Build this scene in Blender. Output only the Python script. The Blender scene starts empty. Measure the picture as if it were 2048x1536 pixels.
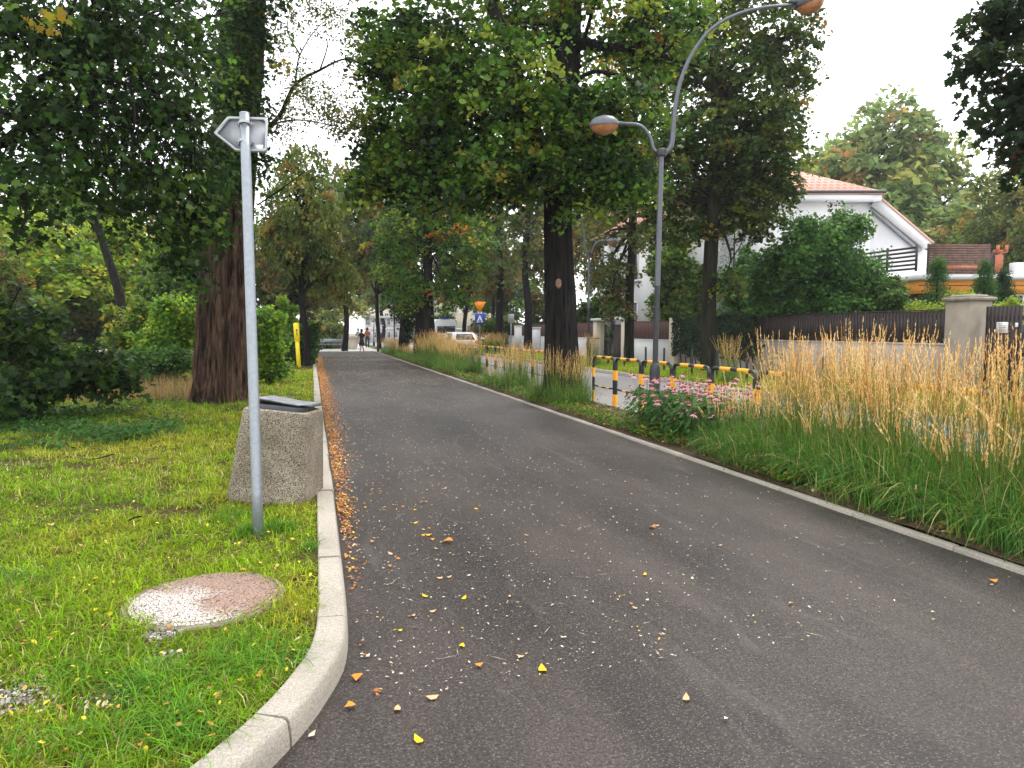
import bpy, math, random
import numpy as np
from mathutils import Vector, Matrix
R=math.radians
sc=bpy.context.scene
C=sc.collection
random.seed(7); rng=np.random.default_rng(11)

# ---------------------------------------------------------------- camera, world, sun
F0=1420.0; PITCH=R(4.35); YAW=R(15.7); EYE=1.6
cam_d=bpy.data.cameras.new('camera'); cam=bpy.data.objects.new('camera',cam_d); C.objects.link(cam)
cam_d.sensor_width=36; cam_d.lens=F0/2048*36; cam_d.clip_end=2000; cam_d.clip_start=.05
cam.location=(0,0,EYE); cam.rotation_euler=(R(90)-PITCH,0,-YAW); sc.camera=cam
SUN_EL,SUN_AZ=R(58),R(60)           # azimuth from +Y towards +X
w=bpy.data.worlds.new('World'); sc.world=w; w.use_nodes=True
nt=w.node_tree; nt.nodes.clear()
sky=nt.nodes.new('ShaderNodeTexSky'); sky.sky_type='NISHITA'; sky.sun_disc=False
sky.sun_elevation=SUN_EL; sky.sun_rotation=SUN_AZ; sky.air_density=1.0; sky.dust_density=4.0
mixw=nt.nodes.new('ShaderNodeMixRGB'); mixw.inputs[0].default_value=.90     # closed overcast deck over the clear sky
mixw.inputs[2].default_value=(17.5,17.6,18.0,1)
bg=nt.nodes.new('ShaderNodeBackground'); bg.inputs[1].default_value=.11
wo=nt.nodes.new('ShaderNodeOutputWorld')
nt.links.new(sky.outputs[0],mixw.inputs[1]); nt.links.new(mixw.outputs[0],bg.inputs[0]); nt.links.new(bg.outputs[0],wo.inputs[0])
sd=bpy.data.lights.new('sun','SUN'); sd.energy=1.5; sd.angle=R(14); sd.color=(1,.95,.87)
so=bpy.data.objects.new('sun',sd); C.objects.link(so)
dv=Vector((math.sin(SUN_AZ)*math.cos(SUN_EL),math.cos(SUN_AZ)*math.cos(SUN_EL),math.sin(SUN_EL)))
so.rotation_euler=dv.to_track_quat('Z','Y').to_euler(); so.location=(0,0,30)
sc.view_settings.view_transform='Standard'; sc.view_settings.look='None'; sc.view_settings.exposure=0.55; sc.view_settings.gamma=1
sc.cycles.max_bounces=7; sc.cycles.diffuse_bounces=4; sc.cycles.glossy_bounces=2; sc.cycles.transmission_bounces=4; sc.cycles.transparent_max_bounces=6
sc.cycles.use_denoising=True; sc.cycles.use_adaptive_sampling=True; sc.cycles.adaptive_threshold=.02
sc.cycles.caustics_reflective=False; sc.cycles.caustics_refractive=False; sc.cycles.volume_bounces=0

# survey helpers: turn a sighting in the 2048x1536 photo into a real point
_F=np.array([math.sin(YAW)*math.cos(PITCH),math.cos(YAW)*math.cos(PITCH),-math.sin(PITCH)])
_R=np.array([math.cos(YAW),-math.sin(YAW),0.]); _U=np.cross(_R,_F)
def ray(px,py): return _F+(px-1024)/F0*_R-(py-768)/F0*_U
def at(px,py,D): return np.array([0,0,EYE])+D*ray(px,py)
def gp(px,py,z=0.):
    r=ray(px,py); t=(z-EYE)/r[2]; p=np.array([0,0,EYE])+t*r; return p
def onv(px,v,z=0.):      # ground point in column px at street offset v
    r=ray(px,768); h=np.array([r[0],r[1]]); t=v/h[0]; return np.array([v,h[1]*t,z])
def pxD(px,D,z=0.):      # point at depth D in column px at height z
    a=at(px,768,D); return np.array([a[0],a[1],z])

# ---------------------------------------------------------------- materials
def newmat(name):
    m=bpy.data.materials.new(name); m.use_nodes=True; n=m.node_tree.nodes; l=m.node_tree.links
    return m,n,l,n['Principled BSDF']
def plain(name,col,rough=.6,metal=0.,var=.12,scale=6.,bump=0.,bscale=40.,spec=.5):
    m,n,l,p=newmat(name)
    tc=n.new('ShaderNodeTexCoord'); no=n.new('ShaderNodeTexNoise'); no.inputs['Scale'].default_value=scale; no.inputs['Detail'].default_value=6
    l.new(tc.outputs['Object'],no.inputs['Vector'])
    cr=n.new('ShaderNodeValToRGB'); c=np.array(col)
    cr.color_ramp.elements[0].position=.3; cr.color_ramp.elements[1].position=.7
    cr.color_ramp.elements[0].color=(*np.clip(c*(1-var),0,1),1); cr.color_ramp.elements[1].color=(*np.clip(c*(1+var),0,1),1)
    l.new(no.outputs['Fac'],cr.inputs[0]); l.new(cr.outputs[0],p.inputs['Base Color'])
    p.inputs['Roughness'].default_value=rough; p.inputs['Metallic'].default_value=metal; p.inputs['Specular IOR Level'].default_value=spec
    if bump:
        n2=n.new('ShaderNodeTexNoise'); n2.inputs['Scale'].default_value=bscale; n2.inputs['Detail'].default_value=5
        l.new(tc.outputs['Object'],n2.inputs['Vector'])
        b=n.new('ShaderNodeBump'); b.inputs['Strength'].default_value=bump; b.inputs['Distance'].default_value=.02
        l.new(n2.outputs['Fac'],b.inputs['Height']); l.new(b.outputs[0],p.inputs['Normal'])
    return m
def leafmat(name,trans=.50,rough=.5,spec=.25):
    m,n,l,p=newmat(name)
    a=n.new('ShaderNodeAttribute'); a.attribute_name='Col'
    l.new(a.outputs['Color'],p.inputs['Base Color']); p.inputs['Roughness'].default_value=rough; p.inputs['Specular IOR Level'].default_value=spec
    t=n.new('ShaderNodeBsdfTranslucent'); hs=n.new('ShaderNodeHueSaturation'); hs.inputs['Hue'].default_value=.485; hs.inputs['Saturation'].default_value=1.0; hs.inputs['Value'].default_value=1.3
    l.new(a.outputs['Color'],hs.inputs['Color']); l.new(hs.outputs[0],t.inputs[0])
    mx=n.new('ShaderNodeMixShader'); mx.inputs[0].default_value=trans
    l.new(p.outputs[0],mx.inputs[1]); l.new(t.outputs[0],mx.inputs[2]); l.new(mx.outputs[0],n['Material Output'].inputs[0])
    return m
LEAF=leafmat('leaf'); BLADE=leafmat('grass_blade',.35,.6,.10); DRY=leafmat('dry_leaf',.2,.7,.2)
def barkmat(name,c0,c1,scale=6.,dist=.03,stretch=.12):
    m,n,l,p=newmat(name)
    tc=n.new('ShaderNodeTexCoord'); mp=n.new('ShaderNodeMapping'); mp.inputs['Scale'].default_value=(1,1,stretch)
    no=n.new('ShaderNodeTexNoise'); no.inputs['Scale'].default_value=scale; no.inputs['Detail'].default_value=9; no.inputs['Roughness'].default_value=.65
    l.new(tc.outputs['Object'],mp.inputs[0]); l.new(mp.outputs[0],no.inputs['Vector'])
    cr=n.new('ShaderNodeValToRGB'); cr.color_ramp.elements[0].position=.38; cr.color_ramp.elements[1].position=.66
    cr.color_ramp.elements[0].color=(*c0,1); cr.color_ramp.elements[1].color=(*c1,1)
    l.new(no.outputs['Fac'],cr.inputs[0]); l.new(cr.outputs[0],p.inputs['Base Color'])
    b=n.new('ShaderNodeBump'); b.inputs['Strength'].default_value=.9; b.inputs['Distance'].default_value=dist
    l.new(no.outputs['Fac'],b.inputs['Height']); l.new(b.outputs[0],p.inputs['Normal'])
    p.inputs['Roughness'].default_value=.9; p.inputs['Specular IOR Level'].default_value=.2
    return m
BARK_RED=barkmat('bark_reddish',(.006,.004,.003),(.135,.080,.053),13.,.06,.036)
BARK_DARK=barkmat('bark_dark',(.002,.002,.002),(.020,.017,.015),16.,.05,.06)
BARK_MOSS=barkmat('bark_mossy',(.004,.004,.003),(.032,.032,.015),8.,.03)
def speckle(name,base,patch,speck,sscale=350.,thr=.15,rough=.75,pscale=.9,bump=.25,along=None,contrast=(.62,1.4),crack=False):
    """mineral surface: broad patches, fine noise and small aggregate grains"""
    m,n,l,p=newmat(name)
    tc=n.new('ShaderNodeTexCoord')
    mp=n.new('ShaderNodeMapping'); l.new(tc.outputs['Object'],mp.inputs[0])
    if along: mp.inputs['Scale'].default_value=along
    n1=n.new('ShaderNodeTexNoise'); n1.inputs['Scale'].default_value=pscale; n1.inputs['Detail'].default_value=7; n1.inputs['Roughness'].default_value=.6
    l.new(mp.outputs[0],n1.inputs['Vector'])
    cr=n.new('ShaderNodeValToRGB'); cr.color_ramp.elements[0].position=.35; cr.color_ramp.elements[1].position=.68
    cr.color_ramp.elements[0].color=(*base,1); cr.color_ramp.elements[1].color=(*patch,1); l.new(n1.outputs['Fac'],cr.inputs[0])
    n2=n.new('ShaderNodeTexNoise'); n2.inputs['Scale'].default_value=sscale*.35; n2.inputs['Detail'].default_value=3
    l.new(tc.outputs['Object'],n2.inputs['Vector'])
    mr=n.new('ShaderNodeMapRange'); mr.inputs[1].default_value=.25; mr.inputs[2].default_value=.75; mr.inputs[3].default_value=contrast[0]; mr.inputs[4].default_value=contrast[1]
    l.new(n2.outputs['Fac'],mr.inputs[0])
    mu=n.new('ShaderNodeMixRGB'); mu.blend_type='MULTIPLY'; mu.inputs[0].default_value=1; l.new(cr.outputs[0],mu.inputs[1]); l.new(mr.outputs[0],mu.inputs[2])
    vo=n.new('ShaderNodeTexVoronoi'); vo.inputs['Scale'].default_value=sscale; l.new(tc.outputs['Object'],vo.inputs['Vector'])
    sp=n.new('ShaderNodeSeparateColor'); l.new(vo.outputs['Color'],sp.inputs[0])
    lt=n.new('ShaderNodeMath'); lt.operation='LESS_THAN'; lt.inputs[1].default_value=thr; l.new(sp.outputs[0],lt.inputs[0])
    mx=n.new('ShaderNodeMixRGB'); mx.inputs[2].default_value=(*speck,1); l.new(lt.outputs[0],mx.inputs[0]); l.new(mu.outputs[0],mx.inputs[1])
    last=mx.outputs[0]
    if crack:
        m2=n.new('ShaderNodeMapping'); m2.inputs['Scale'].default_value=(3.2,.45,1); m2.inputs['Rotation'].default_value=(0,0,.12); l.new(tc.outputs['Object'],m2.inputs[0])
        n3=n.new('ShaderNodeTexNoise'); n3.inputs['Scale'].default_value=1.3; n3.inputs['Detail'].default_value=12; n3.inputs['Roughness'].default_value=.72; n3.inputs['Distortion'].default_value=.8; l.new(m2.outputs[0],n3.inputs['Vector'])
        r3=n.new('ShaderNodeMapRange'); r3.inputs[1].default_value=.56; r3.inputs[2].default_value=.74; r3.inputs[3].default_value=0; r3.inputs[4].default_value=.55; l.new(n3.outputs['Fac'],r3.inputs[0])
        m3=n.new('ShaderNodeMixRGB'); m3.inputs[2].default_value=(.10,.088,.080,1); l.new(r3.outputs[0],m3.inputs[0]); l.new(last,m3.inputs[1])
        n4=n.new('ShaderNodeTexNoise'); n4.inputs['Scale'].default_value=1.7; n4.inputs['Detail'].default_value=4; l.new(tc.outputs['Object'],n4.inputs['Vector'])
        r4=n.new('ShaderNodeMapRange'); r4.inputs[1].default_value=.66; r4.inputs[2].default_value=.76; r4.inputs[3].default_value=0; r4.inputs[4].default_value=.75; l.new(n4.outputs['Fac'],r4.inputs[0])
        m4=n.new('ShaderNodeMixRGB'); m4.inputs[2].default_value=(.014,.012,.012,1); l.new(r4.outputs[0],m4.inputs[0]); l.new(m3.outputs[0],m4.inputs[1]); last=m4.outputs[0]
    l.new(last,p.inputs['Base Color']); p.inputs['Roughness'].default_value=rough; p.inputs['Specular IOR Level'].default_value=.32
    b=n.new('ShaderNodeBump'); b.inputs['Strength'].default_value=bump; b.inputs['Distance'].default_value=.004
    l.new(n2.outputs['Fac'],b.inputs['Height']); l.new(b.outputs[0],p.inputs['Normal'])
    return m
ASPH=speckle('asphalt_path',(.015,.0118,.0110),(.051,.0405,.0350),(.110,.092,.079),190.,.08,.55,1.1,.8,along=(1.0,.30,1),contrast=(.30,1.75),crack=True)
ASPH2=speckle('asphalt_road',(.17,.16,.16),(.23,.215,.21),(.34,.32,.31),120.,.2,.7,.4,.3)
KERB=speckle('kerb_concrete',(.275,.25,.21),(.385,.35,.295),(.20,.18,.15),260.,.10,.85,1.1,.4,contrast=(.75,1.25))
PAVE=speckle('pale_paving',(.50,.48,.45),(.62,.6,.57),(.4,.39,.37),60.,.2,.8,.5,.2)
CONC=speckle('exposed_aggregate',(.17,.145,.10),(.38,.32,.255),(.045,.04,.028),200.,.30,.85,2.2,.9)
SOIL=speckle('soil',(.035,.022,.013),(.075,.045,.026),(.16,.08,.03),70.,.12,.95,3.,.8)
RENDER=plain('wall_render',(.38,.345,.31),.85,var=.14,scale=1.6,bump=.15)
WHITE=plain('white_render',(.66,.66,.67),.8,var=.08,scale=.7,bump=.08)
CREAM=plain('cream_render',(.66,.58,.47),.8,var=.07,scale=.6)
STONE=plain('pillar_stone',(.31,.265,.215),.85,var=.16,scale=3.,bump=.3)
CAPST=plain('cap_stone',(.23,.20,.16),.9,var=.25,scale=4.,bump=.5)
DKWOOD=plain('dark_stained_wood',(.022,.012,.011),.55,var=.4,scale=9.,bump=.2)
REDWOOD=plain('redbrown_wood',(.085,.028,.020),.6,var=.3,scale=9.,bump=.2)
ORWOOD=plain('orange_wood',(.40,.12,.05),.6,var=.25,scale=9.)
DECKW=plain('slatted_wood',(.11,.055,.038),.6,var=.45,scale=5.)
BLACKP=plain('black_paint',(.013,.013,.016),.38,var=.2,scale=8.)
YELP=plain('yellow_paint',(.85,.40,.015),.42,var=.12,scale=14.)
YELPOST=plain('yellow_plastic',(.82,.62,.01),.45,var=.08)
GALV=plain('galvanised_steel',(.27,.295,.325),.42,.55,var=.10,scale=30.,bump=.05)
ALU=plain('aluminium_plate',(.27,.285,.31),.45,.35,var=.06,scale=9.)
ALUR=plain('folded_rim',(.34,.355,.38),.4,.4,var=.06)
GREYP=plain('graphite_paint',(.10,.107,.125),.38,.35,var=.15,scale=20.)
GREYD=plain('graphite_paint_dark',(.028,.030,.036),.42,.2,var=.2,scale=12.)
AMBER=plain('amber_glass',(.33,.135,.055),.18,var=.25,scale=18.)
LIDM=plain('scratched_metal',(.26,.27,.29),.42,.6,var=.25,scale=14.,bump=.3,bscale=12)
ROOF=None
GLASS=plain('window_glass',(.03,.036,.042),.08,var=.2)
TYRE=plain('rubber',(.012,.012,.012),.8)
ORANGE=plain('orange_render',(.80,.33,.045),.75,var=.06)
REDP=plain('red_plastic',(.65,.02,.02),.3); BLUEP=plain('blue_plastic',(.01,.06,.45),.35)
SIGNW=plain('sign_white',(.8,.8,.8),.5,var=.03); SIGNO=plain('sign_orange',(.95,.30,.01),.45,var=.04)
CARW=plain('car_white',(.72,.73,.74),.25,var=.03); CARR=plain('car_red',(.5,.015,.015),.25,var=.03)
SKIN=plain('skin',(.52,.30,.21),.6,var=.06); CLB=plain('black_cloth',(.012,.012,.014),.85); CLO=plain('rust_cloth',(.42,.13,.06),.85); CLG=plain('dark_green_cloth',(.03,.06,.045),.85); CLW=plain('pale_cloth',(.6,.57,.55),.85)
HAIR=plain('brown_hair',(.05,.025,.015),.6); HAIRF=plain('fair_hair',(.42,.28,.15),.6)
def roofmat():
    m,n,l,p=newmat('clay_roof_tiles')
    tc=n.new('ShaderNodeTexCoord'); br=n.new('ShaderNodeTexBrick'); br.inputs['Scale'].default_value=1.
    br.inputs['Brick Width'].default_value=.35; br.inputs['Row Height'].default_value=.42; br.inputs['Mortar Size'].default_value=.035
    br.inputs['Color1'].default_value=(.50,.18,.12,1); br.inputs['Color2'].default_value=(.42,.14,.10,1); br.inputs['Mortar'].default_value=(.58,.36,.29,1)
    l.new(tc.outputs['UV'],br.inputs['Vector']); l.new(br.outputs['Color'],p.inputs['Base Color'])
    b=n.new('ShaderNodeBump'); b.inputs['Distance'].default_value=.05; l.new(br.outputs['Fac'],b.inputs['Height']); b.invert=True; l.new(b.outputs[0],p.inputs['Normal'])
    p.inputs['Roughness'].default_value=.75
    return m
ROOF=roofmat()
def groundmat(name,cols,scale=.8,bump=.6):
    m,n,l,p=newmat(name); tc=n.new('ShaderNodeTexCoord')
    a=n.new('ShaderNodeTexNoise'); a.inputs['Scale'].default_value=scale; a.inputs['Detail'].default_value=8; a.inputs['Roughness'].default_value=.65
    l.new(tc.outputs['Object'],a.inputs['Vector'])
    cr=n.new('ShaderNodeValToRGB'); e=cr.color_ramp.elements
    e[0].position=.3; e[0].color=(*cols[0],1); e[1].position=.7; e[1].color=(*cols[-1],1)
    for i,c in enumerate(cols[1:-1]):
        x=e.new(.3+.4*(i+1)/(len(cols)-1)); x.color=(*c,1)
    l.new(a.outputs['Fac'],cr.inputs[0])
    f=n.new('ShaderNodeTexNoise'); f.inputs['Scale'].default_value=60; f.inputs['Detail'].default_value=4; l.new(tc.outputs['Object'],f.inputs['Vector'])
    mr=n.new('ShaderNodeMapRange'); mr.inputs[1].default_value=.3; mr.inputs[2].default_value=.7; mr.inputs[3].default_value=.5; mr.inputs[4].default_value=1.5; l.new(f.outputs['Fac'],mr.inputs[0])
    mu=n.new('ShaderNodeMixRGB'); mu.blend_type='MULTIPLY'; mu.inputs[0].default_value=1; l.new(cr.outputs[0],mu.inputs[1]); l.new(mr.outputs[0],mu.inputs[2])
    l.new(mu.outputs[0],p.inputs['Base Color']); p.inputs['Roughness'].default_value=.95; p.inputs['Specular IOR Level'].default_value=.1
    b=n.new('ShaderNodeBump'); b.inputs['Strength'].default_value=bump; b.inputs['Distance'].default_value=.02; l.new(f.outputs['Fac'],b.inputs['Height']); l.new(b.outputs[0],p.inputs['Normal'])
    return m
LAWNG=groundmat('lawn_ground',[(.030,.019,.010),(.055,.042,.015),(.06,.065,.013),(.12,.095,.03)],1.9)
FARG=groundmat('far_ground',[(.04,.06,.018),(.07,.09,.02),(.10,.10,.035)],.3)

# ---------------------------------------------------------------- mesh helpers
def tag(o,label=None,cat=None,group=None,kind=None):
    if label: o['label']=label
    if cat: o['category']=cat
    if group: o['group']=group
    if kind: o['kind']=kind
    return o
def empty(name,loc,label=None,cat=None,group=None,rz=0.):
    o=bpy.data.objects.new(name,None); C.objects.link(o); o.location=tuple(float(x) for x in loc); o.rotation_euler=(0,0,rz); o.empty_display_size=.2
    return tag(o,label,cat,group)
def off(parent):
    o=np.zeros(3); p=parent
    while p is not None: o=o+np.array(p.location); p=p.parent
    return o
def npmesh(name,V,faces_idx,counts,mats,parent=None,col=None,midx=None,smooth=False,local=False,uv=None):
    V=np.asarray(V,dtype=np.float64).reshape(-1,3)
    if parent is not None and not local: V=V-off(parent)
    me=bpy.data.meshes.new(name); me.vertices.add(len(V)); me.vertices.foreach_set('co',V.astype(np.float32).ravel())
    fi=np.asarray(faces_idx,dtype=np.int32).ravel(); cn=np.asarray(counts,dtype=np.int32)
    me.loops.add(len(fi)); me.loops.foreach_set('vertex_index',fi)
    st=np.concatenate([[0],np.cumsum(cn)[:-1]]).astype(np.int32)
    me.polygons.add(len(cn)); me.polygons.foreach_set('loop_start',st)
    try: me.polygons.foreach_set('loop_total',cn)
    except Exception: pass
    if midx is not None: me.polygons.foreach_set('material_index',np.asarray(midx,dtype=np.int32))
    if smooth: me.polygons.foreach_set('use_smooth',np.ones(len(cn),dtype=bool))
    me.update(calc_edges=True)
    if col is not None:
        ca=me.color_attributes.new('Col','FLOAT_COLOR','POINT')
        cc=np.ones((len(V),4),dtype=np.float32); cc[:,:3]=col; ca.data.foreach_set('color',cc.ravel())
    if uv is not None:
        u=me.uv_layers.new(name='UV'); u.data.foreach_set('uv',np.asarray(uv,dtype=np.float32).ravel())
    for m in (mats if isinstance(mats,(list,tuple)) else [mats]): me.materials.append(m)
    o=bpy.data.objects.new(name,me); C.objects.link(o)
    if parent is not None: o.parent=parent
    return o
class G:
    """collects shapes, then links them as ONE mesh object"""
    def __init__(s): s.v=[]; s.f=[]; s.c=[]; s.m=[]; s.uv=[]; s.n=0; s.hasuv=False
    def add(s,V,F,m=0,uv=None):
        V=np.asarray(V,float).reshape(-1,3); s.v.append(V)
        for k,f in enumerate(F):
            s.f.extend([i+s.n for i in f]); s.c.append(len(f)); s.m.append(m)
            if uv is not None: s.uv.extend(uv[k]); s.hasuv=True
            else: s.uv.extend([(0,0)]*len(f))
        s.n+=len(V); return s
    def box(s,c,size,m=0,rz=0.,bev=0.,taper=1.,rx=0.,ry=0.):
        x,y,z=[a/2 for a in size]
        if bev<=0:
            V=[(-x,-y,-z),(x,-y,-z),(x,y,-z),(-x,y,-z),(-x*taper,-y*taper,z),(x*taper,-y*taper,z),(x*taper,y*taper,z),(-x*taper,y*taper,z)]
            Fc=[(3,2,1,0),(4,5,6,7),(0,1,5,4),(1,2,6,5),(2,3,7,6),(3,0,4,7)]
        else:
            b=min(bev,x*.9,y*.9,z*.9); V=[];
            def ring(X,Y,Z,bb): return [(-X+bb,-Y,Z),(X-bb,-Y,Z),(X,-Y+bb,Z),(X,Y-bb,Z),(X-bb,Y,Z),(-X+bb,Y,Z),(-X,Y-bb,Z),(-X,-Y+bb,Z)]
            t=taper
            V=ring(x-b,y-b,-z,b*.5)+ring(x,y,-z+b,b)+ring(x*t,y*t,z-b,b)+ring(x*t-b,y*t-b,z,b*.5)
            Fc=[tuple(range(7,-1,-1)),tuple(range(24,32))]
            for k in range(3):
                for i in range(8): j=(i+1)%8; Fc.append((k*8+i,k*8+j,k*8+8+j,k*8+8+i))
        V=np.array(V,float)
        M=np.array(Matrix.Rotation(rz,3,'Z')@Matrix.Rotation(ry,3,'Y')@Matrix.Rotation(rx,3,'X'))
        return s.add(V@M.T+np.array(c),Fc,m)
    def tube(s,P,Rd,seg=8,m=0,cap=True,ridge=None):
        P=np.asarray(P,float); n=len(P); Rd=np.broadcast_to(np.asarray(Rd,float),(n,))
        T=np.gradient(P,axis=0); T/=np.linalg.norm(T,axis=1)[:,None]+1e-9
        a=np.array([1.,0,0]) if abs(T[0][0])<.9 else np.array([0,1.,0])
        a=a-T[0]*a.dot(T[0]); a/=np.linalg.norm(a); V=[]
        th=np.linspace(0,2*math.pi,seg,endpoint=False)
        for i in range(n):
            a=a-T[i]*a.dot(T[i]); a/=np.linalg.norm(a); b=np.cross(T[i],a)
            rr=Rd[i]*(np.ones(seg) if ridge is None else ridge(th,i))
            V.append(P[i]+np.cos(th)[:,None]*a*rr[:,None]+np.sin(th)[:,None]*b*rr[:,None])
        V=np.vstack(V); Fc=[]
        for i in range(n-1):
            for j in range(seg): k=(j+1)%seg; Fc.append((i*seg+j,i*seg+k,(i+1)*seg+k,(i+1)*seg+j))
        if cap: Fc.append(tuple(range(seg-1,-1,-1))); Fc.append(tuple((n-1)*seg+j for j in range(seg)))
        return s.add(V,Fc,m)
    def lathe(s,c,prof,seg=20,m=0,sx=1.,sy=1.):
        return s.tube_prof(c,prof,seg,m,sx,sy)
    def tube_prof(s,c,prof,seg,m,sx,sy):
        th=np.linspace(0,2*math.pi,seg,endpoint=False); V=[]
        for r,z in prof: V.append(np.stack([np.cos(th)*r*sx,np.sin(th)*r*sy,np.full(seg,z)],1))
        V=np.vstack(V)+np.array(c); Fc=[]
        for i in range(len(prof)-1):
            for j in range(seg): k=(j+1)%seg; Fc.append((i*seg+j,i*seg+k,(i+1)*seg+k,(i+1)*seg+j))
        Fc.append(tuple(range(seg-1,-1,-1))); Fc.append(tuple((len(prof)-1)*seg+j for j in range(seg)))
        return s.add(V,Fc,m)
    def prism(s,poly,h0,h1,m=0,M=None):
        """poly in local xy, extruded z h0..h1, then M (4x4)"""
        n=len(poly); V=[(x,y,h0) for x,y in poly]+[(x,y,h1) for x,y in poly]
        Fc=[tuple(range(n-1,-1,-1)),tuple(range(n,2*n))]+[(i,(i+1)%n,n+(i+1)%n,n+i) for i in range(n)]
        V=np.array(V,float)
        if M is not None: V=V@np.array(M.to_3x3()).T+np.array(M.translation)
        return s.add(V,Fc,m)
    def obj(s,name,mats,parent=None,smooth=False,local=False,auto=False):
        o=npmesh(name,np.vstack(s.v),s.f,s.c,mats,parent,midx=s.m,smooth=smooth or auto,local=local,uv=s.uv if s.hasuv else None)
        if auto:
            try: o.data.set_sharp_from_angle(angle=R(40))
            except Exception: pass
        return o
def catmull(P,n=8):
    P=np.asarray(P,float); Q=np.vstack([2*P[0]-P[1],P,2*P[-1]-P[-2]]); out=[]
    for i in range(1,len(Q)-2):
        for t in np.linspace(0,1,n,endpoint=False):
            out.append(.5*((2*Q[i])+(-Q[i-1]+Q[i+1])*t+(2*Q[i-1]-5*Q[i]+4*Q[i+1]-Q[i+2])*t*t+(-Q[i-1]+3*Q[i]-3*Q[i+1]+Q[i+2])*t**3))
    out.append(P[-1]); return np.array(out)
def nz(x,y,s=1.,seed=0.):   # cheap smooth noise, about -1..1
    x=np.asarray(x)*s+seed*3.1; y=np.asarray(y)*s-seed*1.7
    return (np.sin(x*1.3+1.7*np.sin(y*.9+seed))+np.sin(y*1.7+1.3*np.sin(x*1.1-seed))+np.sin((x+y)*2.3+seed)*.6+np.sin((x-y)*3.7-seed*2)*.4)/3.

# ---------------------------------------------------------------- leaves
DIAM=np.array([(-.5,0,0),(-.05,-.32,.03),(.5,0,-.06),(-.05,.32,.03)])
OVAL=np.array([(-.5,0,0),(-.2,-.27,.05),(.2,-.25,.04),(.52,0,-.08),(.2,.25,.04),(-.2,.27,.05)])
_m=[(-.48,0),(-.36,-.16),(-.42,-.40),(-.14,-.30),(.05,-.52),(.12,-.22),(.52,0),(.12,.22),(.05,.52),(-.14,.30),(-.42,.40),(-.36,.16)]
MAPLE=np.array([(x,y,-.10*(abs(y)*2)**1.5) for x,y in _m])
_q=[(-.5,-.03),(-.3,-.3),(0,-.46),(.18,-.24),(.5,0),(.18,.24),(0,.46),(-.3,.3)]
LOBED=np.array([(x,y,-.12*abs(y)*2) for x,y in _q])
def unit(a): return a/(np.linalg.norm(a,axis=-1,keepdims=True)+1e-9)
def leaves(name,Cn,size,N,tmpl,col,mat,parent=None,T=None,local=False):
    n=len(Cn); k=len(tmpl)
    N=unit(N); 
    if T is None: T=rng.normal(size=(n,3))
    T=unit(T-N*(T*N).sum(1)[:,None]); B=np.cross(N,T)
    s=np.broadcast_to(np.asarray(size,float),(n,))[:,None,None]
    V=Cn[:,None,:]+s*(tmpl[None,:,0:1]*T[:,None,:]+tmpl[None,:,1:2]*B[:,None,:]+tmpl[None,:,2:3]*N[:,None,:])
    cc=np.repeat(col,k,axis=0)
    return npmesh(name,V.reshape(-1,3),np.arange(n*k),np.full(n,k),mat,parent,col=cc,local=local)
def pick(pal,n):
    ws=np.array([p[1] for p in pal],float); ws/=ws.sum(); idx=rng.choice(len(pal),n,p=ws)
    return np.array([p[0] for p in pal])[idx]
def cluster_leaves(cent,outw,per,cr,flat,size,pal,jit=.55,up=.8,droop=.35):
    n=len(cent); ax=unit(np.array([0,0,up])+outw*.45+rng.normal(size=(n,3))*.18)
    r1=unit(np.cross(ax,rng.normal(size=(n,3)))); r2=np.cross(ax,r1)
    crr=cr*rng.uniform(.6,1.35,n)
    tot=n*per; id=np.repeat(np.arange(n),per)
    rad=np.sqrt(rng.random(tot))*crr[id]; th=rng.random(tot)*2*math.pi
    h=rng.normal(size=tot)*flat*crr[id]-droop*rad**2/crr[id]
    P=cent[id]+r1[id]*(rad*np.cos(th))[:,None]+r2[id]*(rad*np.sin(th))[:,None]+ax[id]*h[:,None]
    N=ax[id]+rng.normal(size=(tot,3))*jit
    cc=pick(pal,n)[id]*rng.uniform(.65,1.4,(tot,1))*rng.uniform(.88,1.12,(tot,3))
    sz=size*rng.uniform(.42,1.42,tot)
    return P,N,cc,sz
def ell(c,r,n,shell=.55,low=None):
    d=unit(rng.normal(size=(n,3))); rad=shell+(1-shell)*rng.random((n,1))**.7
    rad*=1+.18*np.sin(d[:,0:1]*5+c[0])*np.cos(d[:,2:3]*4+c[1])
    P=np.array(c)+d*rad*np.array(r)
    return P,d
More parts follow.
